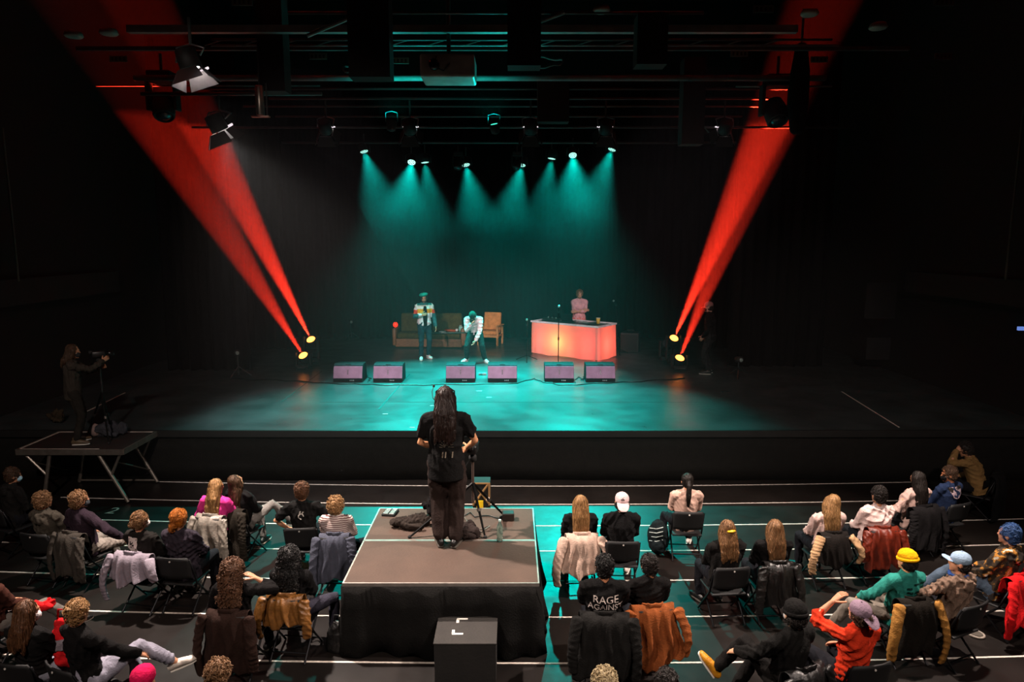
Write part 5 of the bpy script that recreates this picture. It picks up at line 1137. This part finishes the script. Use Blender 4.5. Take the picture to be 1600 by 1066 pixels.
P = seat('the viewer in lilac cap', (1343, 938), label='viewer in lilac cap turned backwards and orange-red shirt', yaw=12, head=(18, -6, -6), top=(CB, '#c8341a'), sleeve=.7, hair=('curly', 'brown', -.01), hands={-1: (-.13, .15, 1.2)}, poles={-1: (-.8, .2, -.9)}, disp=.03, hat=True, s=.98); cap(P, '#86707f', -1, -.03)
P = seat('the viewer in black beanie', (1242, 938), jk=dict(label='black leather jacket over the chair of the black beanie viewer', c='#151414', kind=CL, zl=.22, w=.25, sl=(.2, .18), seed=20), label='man in black beanie and black shirt with crossed legs and yellow shoes', yaw=25, head=(-16, 2, 0), top=(CB, '#121110'), hair=('short', 'dark', 0), mask='#c8c4c0', bottom=(CB, '#151312'), shoes='#d08a1c', hands={-1: (-.24, .36, .66)}, feetp={-1: (-.28, .56, .38), 1: (-.14, .5, .09)}, kpole={-1: (.2, .5, 1.2), 1: (.3, 1, .6)}, fdir={-1: (-.35, .5, .8), 1: (-.5, .8, 0)}, s=1.04, skin='#cf9a76', hat=True); beanie(P, '#121110')
# small things in the audience
t = thing('tote_bag', 'red bag with grey print beside the masked viewer at lower left', 'bag', P12['root'].location + V((.27, .02, .38))); bm = B(); loft(bm, [((0, 0, .2), .12, .07), ((0, 0, .42), .13, .06), ((.02, 0, .56), .10, .03)], (1, 0, 0), 14); tb = solid('bag_body', bm, mat(CB, '#d01a20'), t, .013, 2, (.03, .06)); bm = B(); rect2(bm, -.07, -.05, .07, .05); wrap_print('bag_print', bm, mat(CB, '#8a8088'), tb, (0, 0, .38), (1, 0, .2), (0, 0, 1)); obj('handle', tube(B(), [(-.06, 0, .55), (-.04, 0, .68), (.06, 0, .68), (.08, 0, .55)], .01, 6), mat(CB, '#b0161c'), t, True)
heap('red_scarf', 'red scarf on the lap before the masked viewer at lower left', 'scarf', at(72, 950, .62), (.13, .08, .10), '#d81a1e', 14, 5)
p = at(528, 1016, 0); t = thing('handbag', 'small black bag standing on the floor left of the riser', 'bag', p); bm = B(); loft(bm, [((0, 0, .04), .13, .09), ((0, 0, .2), .11, .07), ((0, 0, .3), .05, .04)], (1, 0, 0), 14); solid('bag_body', bm, mat(CL, '#121111'), t, .013, 2, (.02, .05)); obj('handle', tube(B(), [(-.03, 0, .3), (-.02, 0, .4), (.02, 0, .4), (.03, 0, .3)], .008, 6), DARK, t, True)
p = at(1525, 993, 0); t = thing('tape_roll', 'pale ring of tape lying on the floor at right', 'tape roll', p); bm = B(); tube(bm, [(.075 * math.cos(a), .075 * math.sin(a), .014) for a in [i * PI / 10 for i in range(21)]], .013, 8); obj('ring', bm, mat('paint', '#8f857a'), t, True); obj('core', lathe(B(), [(.058, .004), (.06, .004), (.06, .026), (.058, .026)]), mat('paint', '#4a443c'), t)
for i, (x, y, lb) in enumerate(((487, 888, 'dark olive bag lying under the chairs left of the riser'), (300, 915, 'pale patterned tote under the orange-haired viewer chair'))):
    heap('bag', lb, 'bag', at(x, y, 0), (.18, .13, .16), ('#2f2d20', '#8a8078')[i], 20 + i, 6)
flush()
# ------------------------------------------------------------------ haze over the stage
def haze(label, lo, hi, dens):
    lo, hi = V(lo), V(hi); o = obj('haze', bx((lo + hi) / 2, hi - lo), mat('paint', '#ffffff'))
    m = bpy.data.materials.new('haze'); m.use_nodes = True; tt = m.node_tree; tt.nodes.remove(tt.nodes['Principled BSDF'])
    v_ = tt.nodes.new('ShaderNodeVolumeScatter'); v_.inputs['Color'].default_value = (1, 1, 1, 1); v_.inputs['Density'].default_value = dens; v_.inputs['Anisotropy'].default_value = .15
    tt.links.new(v_.outputs[0], tt.nodes['Material Output'].inputs['Volume']); o.data.materials[0] = m
    return tag(o, label, 'haze', None, 'stuff')
haze('haze hanging over the whole stage', (-9.6, 8.4, .98), (9.6, 23.1, 6.6), .0016)
haze('thin haze drifting up among the rig', (-9.6, 8.6, 6.601), (9.6, 23.1, 11.8), .0002)
hz = haze('denser haze drifting around the teal lamps', (-4.6, 14.4, 1.2), (4.6, 22, 6.3), .0042)
for v in hz.data.vertices:
    x, y, z = v.co; fr = y < 18
    v.co = ((1 if x > 0 else -1) * ((4.9 if z > 3 else 4.0) if fr else (5.2 if z > 3 else 2.6)), 15.6 if fr else 22.6, 6.58 if z > 3 else (5.9 if fr else 1.3))
